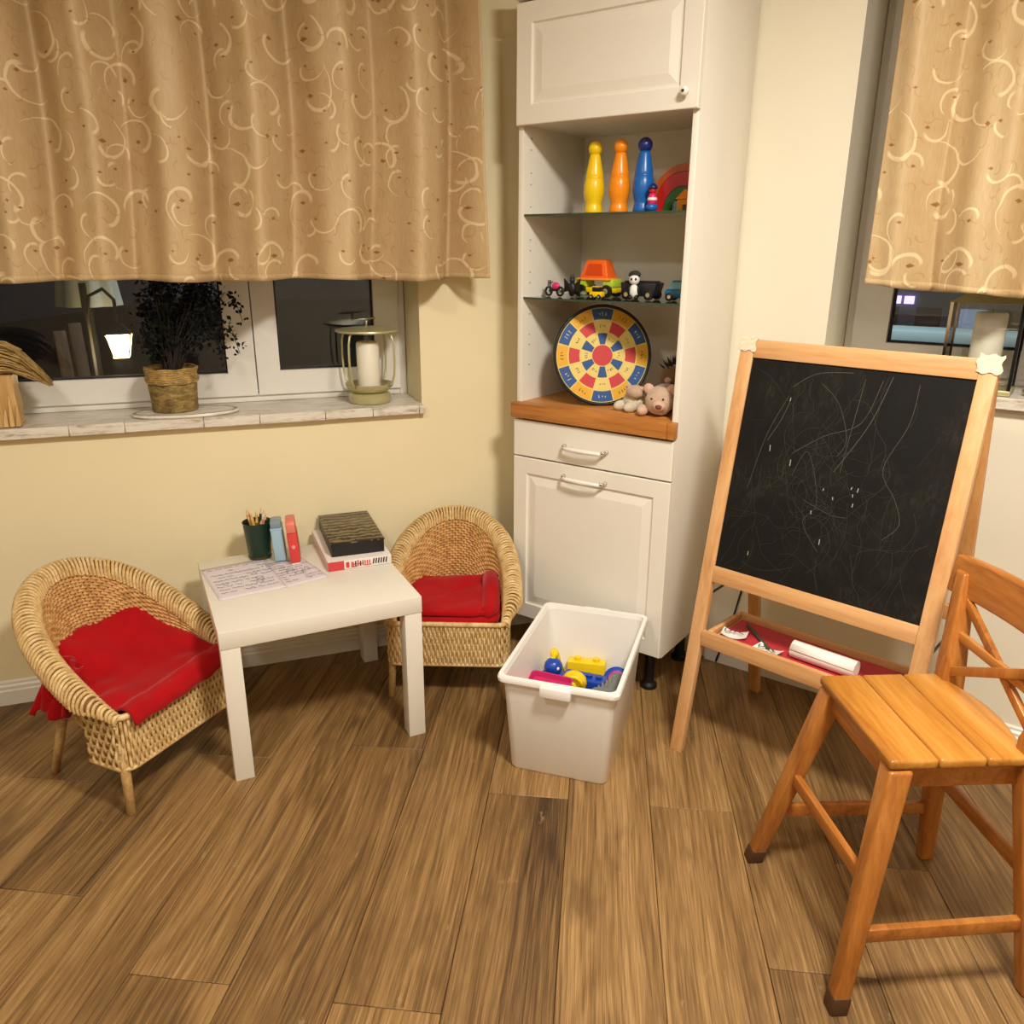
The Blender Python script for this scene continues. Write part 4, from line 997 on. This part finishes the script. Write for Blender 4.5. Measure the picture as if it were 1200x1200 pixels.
def chalk():
    g = NT('chalkboard'); o = g.obj()
    p = g.v('MULTIPLY', o, (1, 1, .8)); a = g.noise(p, 5, 5, .65, 1.2); b = g.noise(g.v('MULTIPLY', o, (4, 4, 1.2)), 18, 4, .7, 2)
    f = g.m('MULTIPLY', g.step(a, .42, .75), g.step(b, .35, .75))
    g.base(g.mix(f, lin((15, 14, 13)), lin((50, 46, 38)))); g.rough(.62); g.b.inputs['Specular IOR Level'].default_value = .25; return g.mat
bd = slab(LW_-.001, EW-LW_+.001, .565, 1.138, .006, .014).build('chalkboard', chalk(), ea)
ch1 = M('chalk_dust', (84, 80, 70), .95, var=.2); ch2 = M('chalk_bright', (190, 186, 172), .95); ch3 = M('chalk_faint', (52, 49, 43), .95, var=.2)
random.seed(31); n_ = (fp(0, 0, 1)-fp(0, 0, 0)).normalized()*-1
def bp(u, v): return fp(LW_+.01+(EW-2*LW_-.02)*u, .575+.555*v, .0055)
def curve(m, pts, w):
    P = []
    for i in range(len(pts)-1):
        for k in range(5):
            f = k/5; p0 = pts[max(i-1, 0)]; p1 = pts[i]; p2 = pts[i+1]; p3 = pts[min(i+2, len(pts)-1)]
            q = [.5*(2*p1[j]+(p2[j]-p0[j])*f+(2*p0[j]-5*p1[j]+4*p2[j]-p3[j])*f*f+(-p0[j]+3*p1[j]-3*p2[j]+p3[j])*f**3) for j in (0, 1)]
            P.append(bp(max(0, min(1, q[0])), max(0, min(1, q[1]))))
    P.append(bp(*[max(0, min(1, z)) for z in pts[-1]])); m.strip(P, w*.8, n_, lift=.0003)
a, b, c = MB(), MB(), MB()
curve(a, [(.22, .90), (.33, .97), (.5, .99)], .0016); curve(a, [(.36, .93), (.46, .85), (.53, .70), (.50, .62)], .0014); curve(a, [(.28, .60), (.42, .70), (.58, .78), (.64, .97)], .0016)
curve(a, [(.68, .99), (.62, .78), (.50, .55)], .002); curve(a, [(.80, .97), (.79, .80), (.72, .60), (.80, .48), (.84, .38), (.78, .30)], .0014)
curve(a, [(.21, .86), (.13, .66), (.08, .40)], .0014); curve(a, [(.22, .83), (.19, .74), (.14, .64)], .0018); curve(a, [(.30, .50), (.36, .62), (.45, .40), (.40, .30), (.50, .18)], .0013)
curve(a, [(.56, .97), (.54, .70), (.53, .55)], .0014); curve(a, [(.38, .40), (.52, .36), (.60, .36)], .0015)
for i in range(60):
    x, y = random.gauss(.42, .17), random.gauss(.48, .2); pts = [(x, y)]; an = random.uniform(0, 6.28)
    for k in range(random.randint(3, 6)):
        an += random.uniform(-.9, .9); pts.append((pts[-1][0]+.07*cos(an), pts[-1][1]+.07*sin(an)))
    curve(c, pts, random.uniform(.0008, .0016))
for i in range(50):
    x = random.uniform(.05, .95); y = random.uniform(.03, .95); L = random.uniform(.05, .3); curve(c, [(x, y), (x-.03+random.uniform(-.05, .05), y-L/2), (x-.05+random.uniform(-.06, .06), y-L)], random.uniform(.0007, .0013))
for u, v in ((.22, .85), (.16, .62), (.28, .57), (.47, .47), (.60, .50), (.63, .50), (.61, .47), (.62, .43), (.43, .36), (.52, .44), (.15, .10), (.5, .24)):
    b.strip([bp(u, v), bp(u+random.uniform(-.003, .003), v-random.uniform(.005, .03))], .0016, n_, lift=.0004)
for nm, q, mt in (('chalk_line', a, ch1), ('chalk_line', c, ch3), ('chalk_mark', b, ch2)):
    o = q.build(nm, mt, bd, recalc=False); o['kind'] = 'stuff'
# rear frame
top = fp(0, EH-.02, .025); RY = .475
for x0 in (.006, EW-.006-.034):
    a0 = Vector((x0+.017, RY, 0)); b0 = Vector((x0+.017, top.y+.008, top.z))
    m = MB().bar(a0, b0, .034, .022, up=(0, 1, 0)); 
    m.build('rear_leg', pine_d, ea, bevel=.002)
def rear(x, z, d=0): k = z/top.z; return Vector((x, RY+(top.y+.008-RY)*k+d, z))
MB().bar(rear(.04, .50), rear(EW-.04, .50), .02, .04).build('rear_rail', pine_d, ea, bevel=.002)
MB().tube([fp(LW_, EH-.03, .02), fp(EW-LW_, EH-.03, .02)], .006, 8).build('hinge_rod', m_chrome, ea)
for x in (.02, EW-.02): MB().tube([fp(x, .47, .02), rear(x, .47)], .0035, 6).build('stay', m_black, ea)
# paper tray
TS = .345
tz = fp(0, TS).z; ty = fp(0, TS).y
tr = MB().box(LW_*.5, EW-LW_*.5, ty+.024, ty+.205, tz-.004, tz+.002).build('tray', pine_h, ea)
for y0, y1, z1 in ((ty-.002, ty+.014, .034), (ty+.205, ty+.217, .022)):
    MB().box(LW_+.0005 if y0 < ty else .042, EW-LW_-.0005 if y0 < ty else EW-.042, y0, y1, tz-.012, tz+z1).build('tray_rail', pine_h, tr, bevel=.002)
for x in (.0405, EW-.0525): MB().box(x, x+.012, ty+.0145, ty+.2045, tz+.0025, tz+.022).build('tray_side', pine_h, tr, bevel=.002)
m_tape = M('frayed_tape', (226, 216, 190), .7, var=.15, vs=80)
for i, x in enumerate((LW_*.5, EW-LW_*.5)):
    m = MB(); random.seed(40+i)
    m.grid(lambda u, v: fp(x+(u-.5)*.05+.003*sin(9*v), EH-.035+.04*v+.003*sin(12*u+i), -.0012-.0015*abs(sin(17*u+9*v))), 8, 6)
    m.build('tape', m_tape, ea, recalc=False, solid=.001)
def on_tray(x, y, z=.0025): return F(EF, x, ty+y, tz+z)
m_folder = M('red_folder', (196, 62, 66), .5, var=.05)
t = thing('red_folder', 'red cardboard folder lying in the easel tray', 'folder', on_tray(.305, .115), EF[2])
MB().box(-.245, .245, -.08, .08, 0, .004).build('cover', m_folder, t, bevel=.001); MB().box(-.243, .243, -.079, .079, .0042, .0052).build('flap', M('red_flap', (186, 44, 56), .5), t)
t = thing('marker_pen', 'dark grey marker pen lying on the red folder', 'pen', on_tray(.095, .165, .0125), EF[2]-.72)
t.rotation_euler[0] = 0
MB().tube([(0, 0, 0), (.12, 0, 0)], .0055, 12).build('barrel', M('dark_grey_plastic', (64, 66, 60), .4), t, smooth='auto'); MB().tube([(.12, 0, 0), (.15, 0, 0)], .0058, 12).build('cap', M('marker_green', (36, 92, 54), .4), t, smooth='auto')
for i, (x, y, r, la) in enumerate(((.098, .082, .3, 'white scrap of printed card at the left end of the easel tray'), (.212, .055, -.1, 'white scrap of printed card beside the paper roll'))):
    t = thing('paper_scrap', la, 'paper', on_tray(x, y, .009), EF[2]+r, 'paper scraps in the easel tray')
    MB().grid(lambda u, v: ((u-.5)*.07, (v-.5)*.045, .001+.010*(u-.5)**2*4), 8, 4).build('card', mw, t, recalc=False, solid=.0006)
    q = MB(); random.seed(60+i)
    for k in range(4): q.strip([((-.4+.2*k+.03*random.random())*.07, random.uniform(-.015, .015), .013) for _ in range(3)], .003)
    q.strip([(-.025, -.01, .0125), (0, .008, .0125), (.025, -.008, .0125)], .004); q.build('print', M('brown_print', (86, 60, 48), .7), t, recalc=False)
t = thing('paper_roll', 'white paper roll lying on the red folder', 'paper roll', on_tray(.268, .085, .031), EF[2])
MB().tube([(0, 0, 0), (.17, 0, 0)], .0235, 20).build('roll', M('roll_paper', (238, 232, 224), .8, var=.03), t, smooth='auto')
MB().tube([(-.0004, 0, 0), (.0, 0, 0)], .009, 14).build('core', M('core_shadow', (150, 130, 104), .8), t)
MB().grid(lambda u, v: (.17*u, .0237*cos(2.2+v*.8)-.0, .0237*sin(2.2+v*.8)+.0006), 2, 6).build('loose_edge', M('roll_paper', (238, 232, 224)), t, smooth=True, recalc=False, solid=.0006)
# dark cable hanging down the right wall behind the easel
tag(MB().tube([F(RF, .16, -.006, .62), F(RF, .135, -.006, .40), F(RF, .10, -.007, .20), F(RF, .075, -.022, .09), F(RF, .055, -.022, .006)], .0032, 8).build('cable', m_black, smooth=True), 'thin black cable running down the right wall behind the easel', 'cable')

# ------------------------------------------------------------------ wooden junior chair
hon = wood('honey_pine', (130, 74, 28), (172, 106, 44), (198, 134, 66), 2, 1, .32)
hon_x = wood('honey_pine_cross', (130, 74, 28), (172, 106, 44), (198, 134, 66), 1, 1, .32)
hon_s = wood('honey_pine_seat', (146, 86, 30), (188, 126, 50), (212, 154, 78), 1, .8, .28)
WF = (.803, 1.374, .05)   # facing -x
wc = thing('wooden_chair', 'honey coloured wooden high chair with a cross back at the right edge', 'chair', (WF[0], WF[1], 0), WF[2])
SZ = .52
# legs: seat corner -> foot (local)
LG = {(-1, 1): ((-.108, .128), (-.212, .196)), (-1, -1): ((-.108, -.135), (-.187, -.205))}
def fleg(sx, sy):
    (x, y), (fx, fy) = LG[(sx, sy)]; return Vector((fx, fy, 0)), Vector((x, y, SZ-.022))
for sy in (1, -1):
    a, b = fleg(-1, sy); m = MB(); s = .022; s0 = .016
    m.hexa([a+Vector(q) for q in ((-s0, -s0, 0), (s0, -s0, 0), (s0, s0, 0), (-s0, s0, 0))]+[b+Vector(q) for q in ((-s, -s, 0), (s, -s, 0), (s, s, 0), (-s, s, 0))])
    lo_ = m.build('front_leg', hon, wc, bevel=.006, seg=3)
    c0 = a+(b-a)*.0; c1 = a+(b-a)*.075; e = .0175
    MB().hexa([c0+Vector(q)+Vector((0, 0, .0)) for q in ((-e, -e, 0), (e, -e, 0), (e, e, 0), (-e, e, 0))]+[c1+Vector(q) for q in ((-e-.0005, -e-.0005, 0), (e+.0005, -e-.0005, 0), (e+.0005, e+.0005, 0), (-e-.0005, e+.0005, 0))]).build('foot_cap', M('worn_dark_foot', (74, 44, 18), .6), lo_, bevel=.004)
def rpost(sy, z):  # rear post centre line: foot -> seat -> top (leans back)
    pts = [(0, .205, .185*sy), (SZ, .142, .132*sy), (.745, .168, .180*sy)]
    for (z0, x0, y0), (z1, x1, y1) in zip(pts, pts[1:]):
        if z <= z1: k = (z-z0)/(z1-z0); return Vector((x0+(x1-x0)*k, y0+(y1-y0)*k, z))
    return Vector((x1, y1, z))
for sy in (1, -1):
    m = MB(); R = []
    for z, hx, hy in ((0, .016, .015), (.25, .021, .017), (.46, .026, .019), (SZ+.02, .025, .019), (.62, .021, .017), (.745, .016, .016)):
        c = rpost(sy, z); R.append([tuple(c+Vector(q)) for q in ((-hx, -hy, 0), (hx, -hy, 0), (hx, hy, 0), (-hx, hy, 0))])
    loft(R).build('rear_leg', hon, wc, bevel=.006, seg=3)
# seat of boards with curved rear edge
def seat_edge(y): return .150-.95*y*y*1.6
edges = [-.132, -.040, .050, .160]
for i in range(3):
    x0, x1 = edges[i]+.0006, edges[i+1]-.0006; P = []
    n = 10; ys = [-.153+.33*k/n for k in range(n+1)]
    if i < 2: P = [(x0, -.153), (x1, -.153), (x1, .153), (x0, .153)]
    else: P = [(x0, -.153), (.122, -.153)]+[(min(x1, .122+.036*math.cos(y/.153*PI/2)), y) for y in ys[1:-1]]+[(.122, .153), (x0, .153)]
    m = MB().prism(P, SZ-.020, SZ); m.build('seat_board', hon_s, wc, bevel=.006, seg=3)
for sy in (1, -1):
    MB().bar((-.10, sy*.128, SZ-.045), (.13, sy*.128, SZ-.045), .018, .046).build('apron', hon_x, wc, bevel=.002)
MB().bar((-.108, -.12, SZ-.045), (-.108, .12, SZ-.045), .018, .046).build('apron', hon_x, wc, bevel=.002)
# stretchers
def onleg(sy, z): a, b = fleg(-1, sy); return a+(b-a)*(z/(SZ-.022))
MB().bar(onleg(1, .262), onleg(-1, .262), .016, .030).build('stretcher', hon_x, wc, bevel=.003)
for sy in (1, -1): MB().bar(onleg(sy, .158), rpost(sy, .158), .016, .030).build('stretcher', hon_x, wc, bevel=.003)
MB().bar(rpost(1, .262), rpost(-1, .262), .016, .030).build('stretcher', hon_x, wc, bevel=.003)
# back: curved top rail, X bars, mid rail
m = MB(); R = []
for k in range(13):
    y = -.212+.424*k/12; q = 1-(y/.212)**2; x = .160+.022*q; R.append([(x-.011, y, .690+.004*q), (x+.013, y, .690+.004*q), (x+.022, y, .772+.006*q), (x-.002, y, .772+.006*q)])
loft(R).build('top_rail', hon_x, wc, bevel=.005, seg=3)
MB().bar(rpost(1, .615), rpost(-1, .615), .012, .020).build('mid_rail', hon_x, wc, bevel=.002)
MB().bar(rpost(1, .688)+Vector((.004, -.012, 0)), rpost(-1, SZ+.02)+Vector((.004, .012, 0)), .012, .020).build('cross_bar', hon, wc, bevel=.002)
MB().bar(rpost(-1, .688)+Vector((-.009, .012, 0)), rpost(1, SZ+.02)+Vector((-.009, -.012, 0)), .010, .020).build('cross_bar', hon, wc, bevel=.002)

# ------------------------------------------------------------------ things on the left window sill
def on_sl(a, b, z=SILL_L+.0018): return F(LF, a, b, z)
m_lan = M('cream_green_metal', (196, 188, 140), .35, .35, .08)
t = thing('candle_lantern', 'cream metal lantern at the right end of the left window sill', 'lantern', on_sl(1.297, .085), LF[2])
MB().lathe([(.068, 0), (.072, .006), (.072, .026), (.064, .032), (.05, .034)], 36).build('foot', m_lan, t, smooth='auto')
MB().lathe([(.045, .034), (.060, .036), (.078, .052), (.082, .064), (.078, .064), (.060, .046), (.0, .044)], 36).build('tray', m_lan, t, smooth='auto')
for k in range(4):
    a = PI/4+k*PI/2; p = [(.080*cos(a), .080*sin(a), .056)]
    for r, z in ((.094, .07), (.103, .10), (.106, .15), (.104, .20), (.098, .225), (.082, .238)): p.append((r*cos(a), r*sin(a), z))
    MB().tube(p, .0035, 8).build('bar', m_lan, t, smooth=True)
MB().lathe([(.0, .238), (.098, .234), (.106, .238), (.104, .243), (.05, .251), (0, .254)], 36).build('lid', m_lan, t, smooth='auto')
MB().tube([(0, 0, .252), (0, 0, .275)], .004, 8).tube([(-.05, 0, .274), (.03, 0, .279)], .003, 8).build('hook', m_chrome, t, smooth=True)
c = thing('pillar_candle', 'white pillar candle standing inside the cream metal lantern', 'candle', on_sl(1.297, .085, SILL_L+.048), 0, 'pillar candles in the lanterns')
m_wax = M('candle_wax', (240, 234, 214), .45, var=.03); m_wax.node_tree.nodes['Principled BSDF'].inputs['Subsurface Weight'].default_value = .15
MB().lathe([(.0, 0), (.0375, 0), (.038, .004), (.038, .150), (.034, .156), (.02, .150), (0, .148)], 32).build('wax', m_wax, c, smooth='auto'); MB().tube([(0, 0, .146), (.001, 0, .162)], .0012, 6).build('wick', m_black, c)
# bark pot with dark bush
def bark():
    g = NT('bark_wicker'); o = g.obj(); p = g.v('MULTIPLY', o, (1, 1, 2.2)); a = g.noise(p, 34, 5, .7, .8); b = g.noise(o, 12, 3)
    g.base(g.ramp(g.m('ADD', g.m('MULTIPLY', a, .7), g.m('MULTIPLY', b, .3)), [(.32, (70, 54, 24)), (.46, (128, 106, 56)), (.58, (166, 142, 84)), (.72, (196, 176, 120))])); g.rough(.85); g.bump(a, .8, .006); return g.mat
m_bark = bark()
px, pb = .677, .075
t = thing('bark_planter', 'round bark and straw planter on the left window sill', 'planter', on_sl(px, pb, SILL_L+.012), LF[2])
MB().lathe([(.062, 0), (.068, .004), (.070, .05), (.074, .10)], 32).build('pot', m_bark, t, smooth=True)
random.seed(14); m = MB()
for k in range(9):
    z = .092+.0052*k
    m.tube([((.0755+.002*sin(k)+.0014*sin(7*i*.2+k))*cos(2*PI*i/40), (.0755+.002*sin(k)+.0014*sin(7*i*.2+k))*sin(2*PI*i/40), z+.0012*sin(i*1.3+k)) for i in range(40)], .0030, 6, closed=True)
m.build('straw_band', wicker_mat('straw', (120, 92, 44), (176, 144, 84), (212, 184, 126)), t, smooth=True)
MB().lathe([(.0, .118), (.07, .118)], 24).build('soil', M('dark_soil', (34, 26, 18), .95), t)
m_leaf = M('dark_leaf', (15, 20, 14), .7, var=.3, spec=.2); m_twig = M('dark_twig', (38, 26, 19), .8)
bu = thing('dried_bush', 'dark leafy bush growing from the bark planter', 'plant', on_sl(px, pb, SILL_L+.125), LF[2])
random.seed(77); lv = MB(); tw = MB()
for k in range(34):
    a = random.uniform(0, 2*PI); R = random.uniform(.03, .17); H = random.uniform(.10, .33)
    right = random.random() < .45
    e = Vector((R*cos(a)*.8+(.062 if right else -.02), R*sin(a)*.3-.01, H))
    e.y = max(-.08, min(.055, e.y)); e.x = max(-.07, e.x)
    pts = [Vector((.02*cos(a), .02*sin(a), -.004)), Vector((e.x*.35, e.y*.35, H*.45)), Vector((e.x*.8, e.y*.8, H*.8)), e]
    if right: pts += [e+Vector((.03, 0, -.03)), e+Vector((.045, 0, -.09))]
    tw.tube(pts, [.003, .0025, .002, .0015]+([.001, .001] if right else []), 5)
    for p0, p1 in zip(pts[1:], pts[2:]):
        for j in range(17):
            q = p0+(p1-p0)*random.random()+Vector((random.gauss(0, .011), random.gauss(0, .008), random.gauss(0, .011)))
            q.y = min(q.y, .075)
            d = Vector((random.gauss(0, 1), random.gauss(0, .6), random.gauss(.2, 1))).normalized(); x = d.orthogonal().normalized(); x = Matrix.Rotation(random.uniform(0, 6.28), 3, d) @ x; L = random.uniform(.010, .020); w2 = L*.36
            lv.add([q, q+d*L*.5+x*w2, q+d*L, q+d*L*.5-x*w2], [(0, 1, 2, 3)])
tw.build('twigs', m_twig, bu)['kind'] = 'stuff'; lv.build('leaves', m_leaf, bu, recalc=False)['kind'] = 'stuff'
t = thing('wood_tray', 'weathered white oval board under the bark planter', 'board', on_sl(px+.03, .055), LF[2])
MB().lathe([(.155, .0), (.160, .003), (.156, .0095), (.15, .010)], 40, sx=1, sy=.50).build('board', m_sill, t, smooth='auto')
MB().lathe([(.156, .0097), (.150, .0112), (.144, .0101)], 40, sx=1, sy=.49, cap=False).build('edge', M('worn_edge', (168, 150, 116), .7, var=.3, vs=60), t, smooth=True)
# carved block with straw bundle at the left
m_blk = wood('raw_block', (176, 132, 72), (206, 166, 104), (228, 196, 138), 2, 1.4, .6, .4)
t = thing('wooden_block', 'raw split wooden block at the far left of the window sill', 'block', on_sl(.165, .045), LF[2]+.05)
def blk(u, v):
    a = 2*PI*u; c_, s_ = cos(a), sin(a); k = 1/max(abs(c_), abs(s_)); x = .088*c_*k; y = .052*s_*k
    z = .148*v; n = noise.noise(Vector((x*30, y*30, z*18))); f = 1+.06*n*(1.4-v)
    return Vector((x*f, y*f, z))
MB().grid(blk, 64, 14).build('core', m_blk, t, smooth=True)
MB().box(-.087, .087, -.051, .051, .1435, .1485).build('cut_top', m_blk, t, bevel=.002)
ch = MB(); random.seed(3)
for k in range(12): 
    x = -.085+.0155*k; h = random.uniform(.04, .09); ch.bar((x, -.056, .003), (x+.004, -.055, h), .012, .006, up=(0, 1, 0), we=(.005, .003))
ch.build('chips', m_blk, t)
t = thing('straw_bundle', 'curved straw bundle lying on the raw wooden block', 'straw bundle', on_sl(.165, .045, SILL_L+.1525), LF[2]+.05)
sb = MB(); random.seed(8)
for k in range(230):
    y = random.gauss(0, .022); y = max(-.05, min(.05, y)); z0 = random.uniform(-.034, .055); x0 = random.uniform(-.2, -.05); x1 = random.uniform(.10, .185)
    pts = []
    for i in range(7):
        x = x0+(x1-x0)*i/6; q = x/.19
        z = .004+z0*max(0, 1-abs(q)**3)+.036*(1-q*q); z = max(z, .004) if x < .1 else max(z-(x-.1)*.55, -.05)
        pts.append((x, y*(1-.3*q*q), z))
    sb.tube(pts, .0028, 4)
sb.build('straws', MATS.get('straw') or bpy.data.materials['straw'], t, smooth=True)['kind'] = 'stuff'
MB().tube([(0+.004*cos(a*.4), .058*cos(a*.4), .048+.046*sin(a*.4)) for a in range(16)], .003, 6).build('binding', m_twig, t)

# ------------------------------------------------------------------ lantern on the right sill
def on_sr(a, b, z=SILL_R+.0018): return F(RF, a, b, z)
t = thing('candle_lantern', 'glass lantern with metal corner posts on the right window sill', 'lantern', on_sr(.688, .045), RF[2])
h = .083; hb = .055
MB().box(-h-.006, h+.006, -hb-.006, hb+.006, 0, .014).build('base', m_lan, t, bevel=.003)
for sx in (-1, 1):
    for sy in (-1, 1): MB().box(sx*h-.004, sx*h+.004, sy*hb-.004, sy*hb+.004, .014, .236).build('post', m_chrome if sx < 0 else m_iron, t)
for x0, x1, y0, y1 in ((-h+.004, h-.004, -hb-.001, -hb+.001), (-h+.004, h-.004, hb-.001, hb+.001), (-h-.001, -h+.001, -hb+.004, hb-.004), (h-.001, h+.001, -hb+.004, hb-.004)): MB().box(x0, x1, y0, y1, .0145, .2355).build('pane', m_glass, t)
MB().hexa([(-h-.008, -hb-.008, .236), (h+.008, -hb-.008, .236), (h+.008, hb+.008, .236), (-h-.008, hb+.008, .236), (-.03, -.02, .275), (.03, -.02, .275), (.03, .02, .275), (-.03, .02, .275)]).build('roof', m_lan, t, bevel=.003)
c = thing('pillar_candle', 'cream pillar candle inside the glass lantern on the right sill', 'candle', on_sr(.697, .045, SILL_R+.0165), 0, 'pillar candles in the lanterns')
MB().lathe([(.0, 0), (.0385, 0), (.039, .004), (.039, .190), (.035, .196), (0, .190)], 32).build('wax', m_wax, c, smooth='auto'); MB().tube([(0, 0, .188), (.001, 0, .204)], .0012, 6).build('wick', m_black, c)
t = thing('wicker_wreath', 'small pale twig wreath lying on the right window sill', 'wreath', on_sr(.872, .045, SILL_R+.0155), RF[2])
random.seed(19); m = MB()
for k in range(14):
    ph = random.uniform(0, 6.28); m.tube([((.062+.010*sin(3*a*.26+ph))*cos(a*.2618), (.046+.008*sin(3*a*.26+ph))*sin(a*.2618), .011*cos(4*a*.26+ph)) for a in range(24)], .003, 5, closed=True)
m.build('twigs', wicker_mat('pale_twig', (140, 120, 88), (188, 170, 134), (216, 202, 170)), t, smooth=True)
MB().tube([(.05, -.02, .004), (.07, -.03, .02), (.09, -.02, .035)], .003, 6).build('stem', m_twig, t)
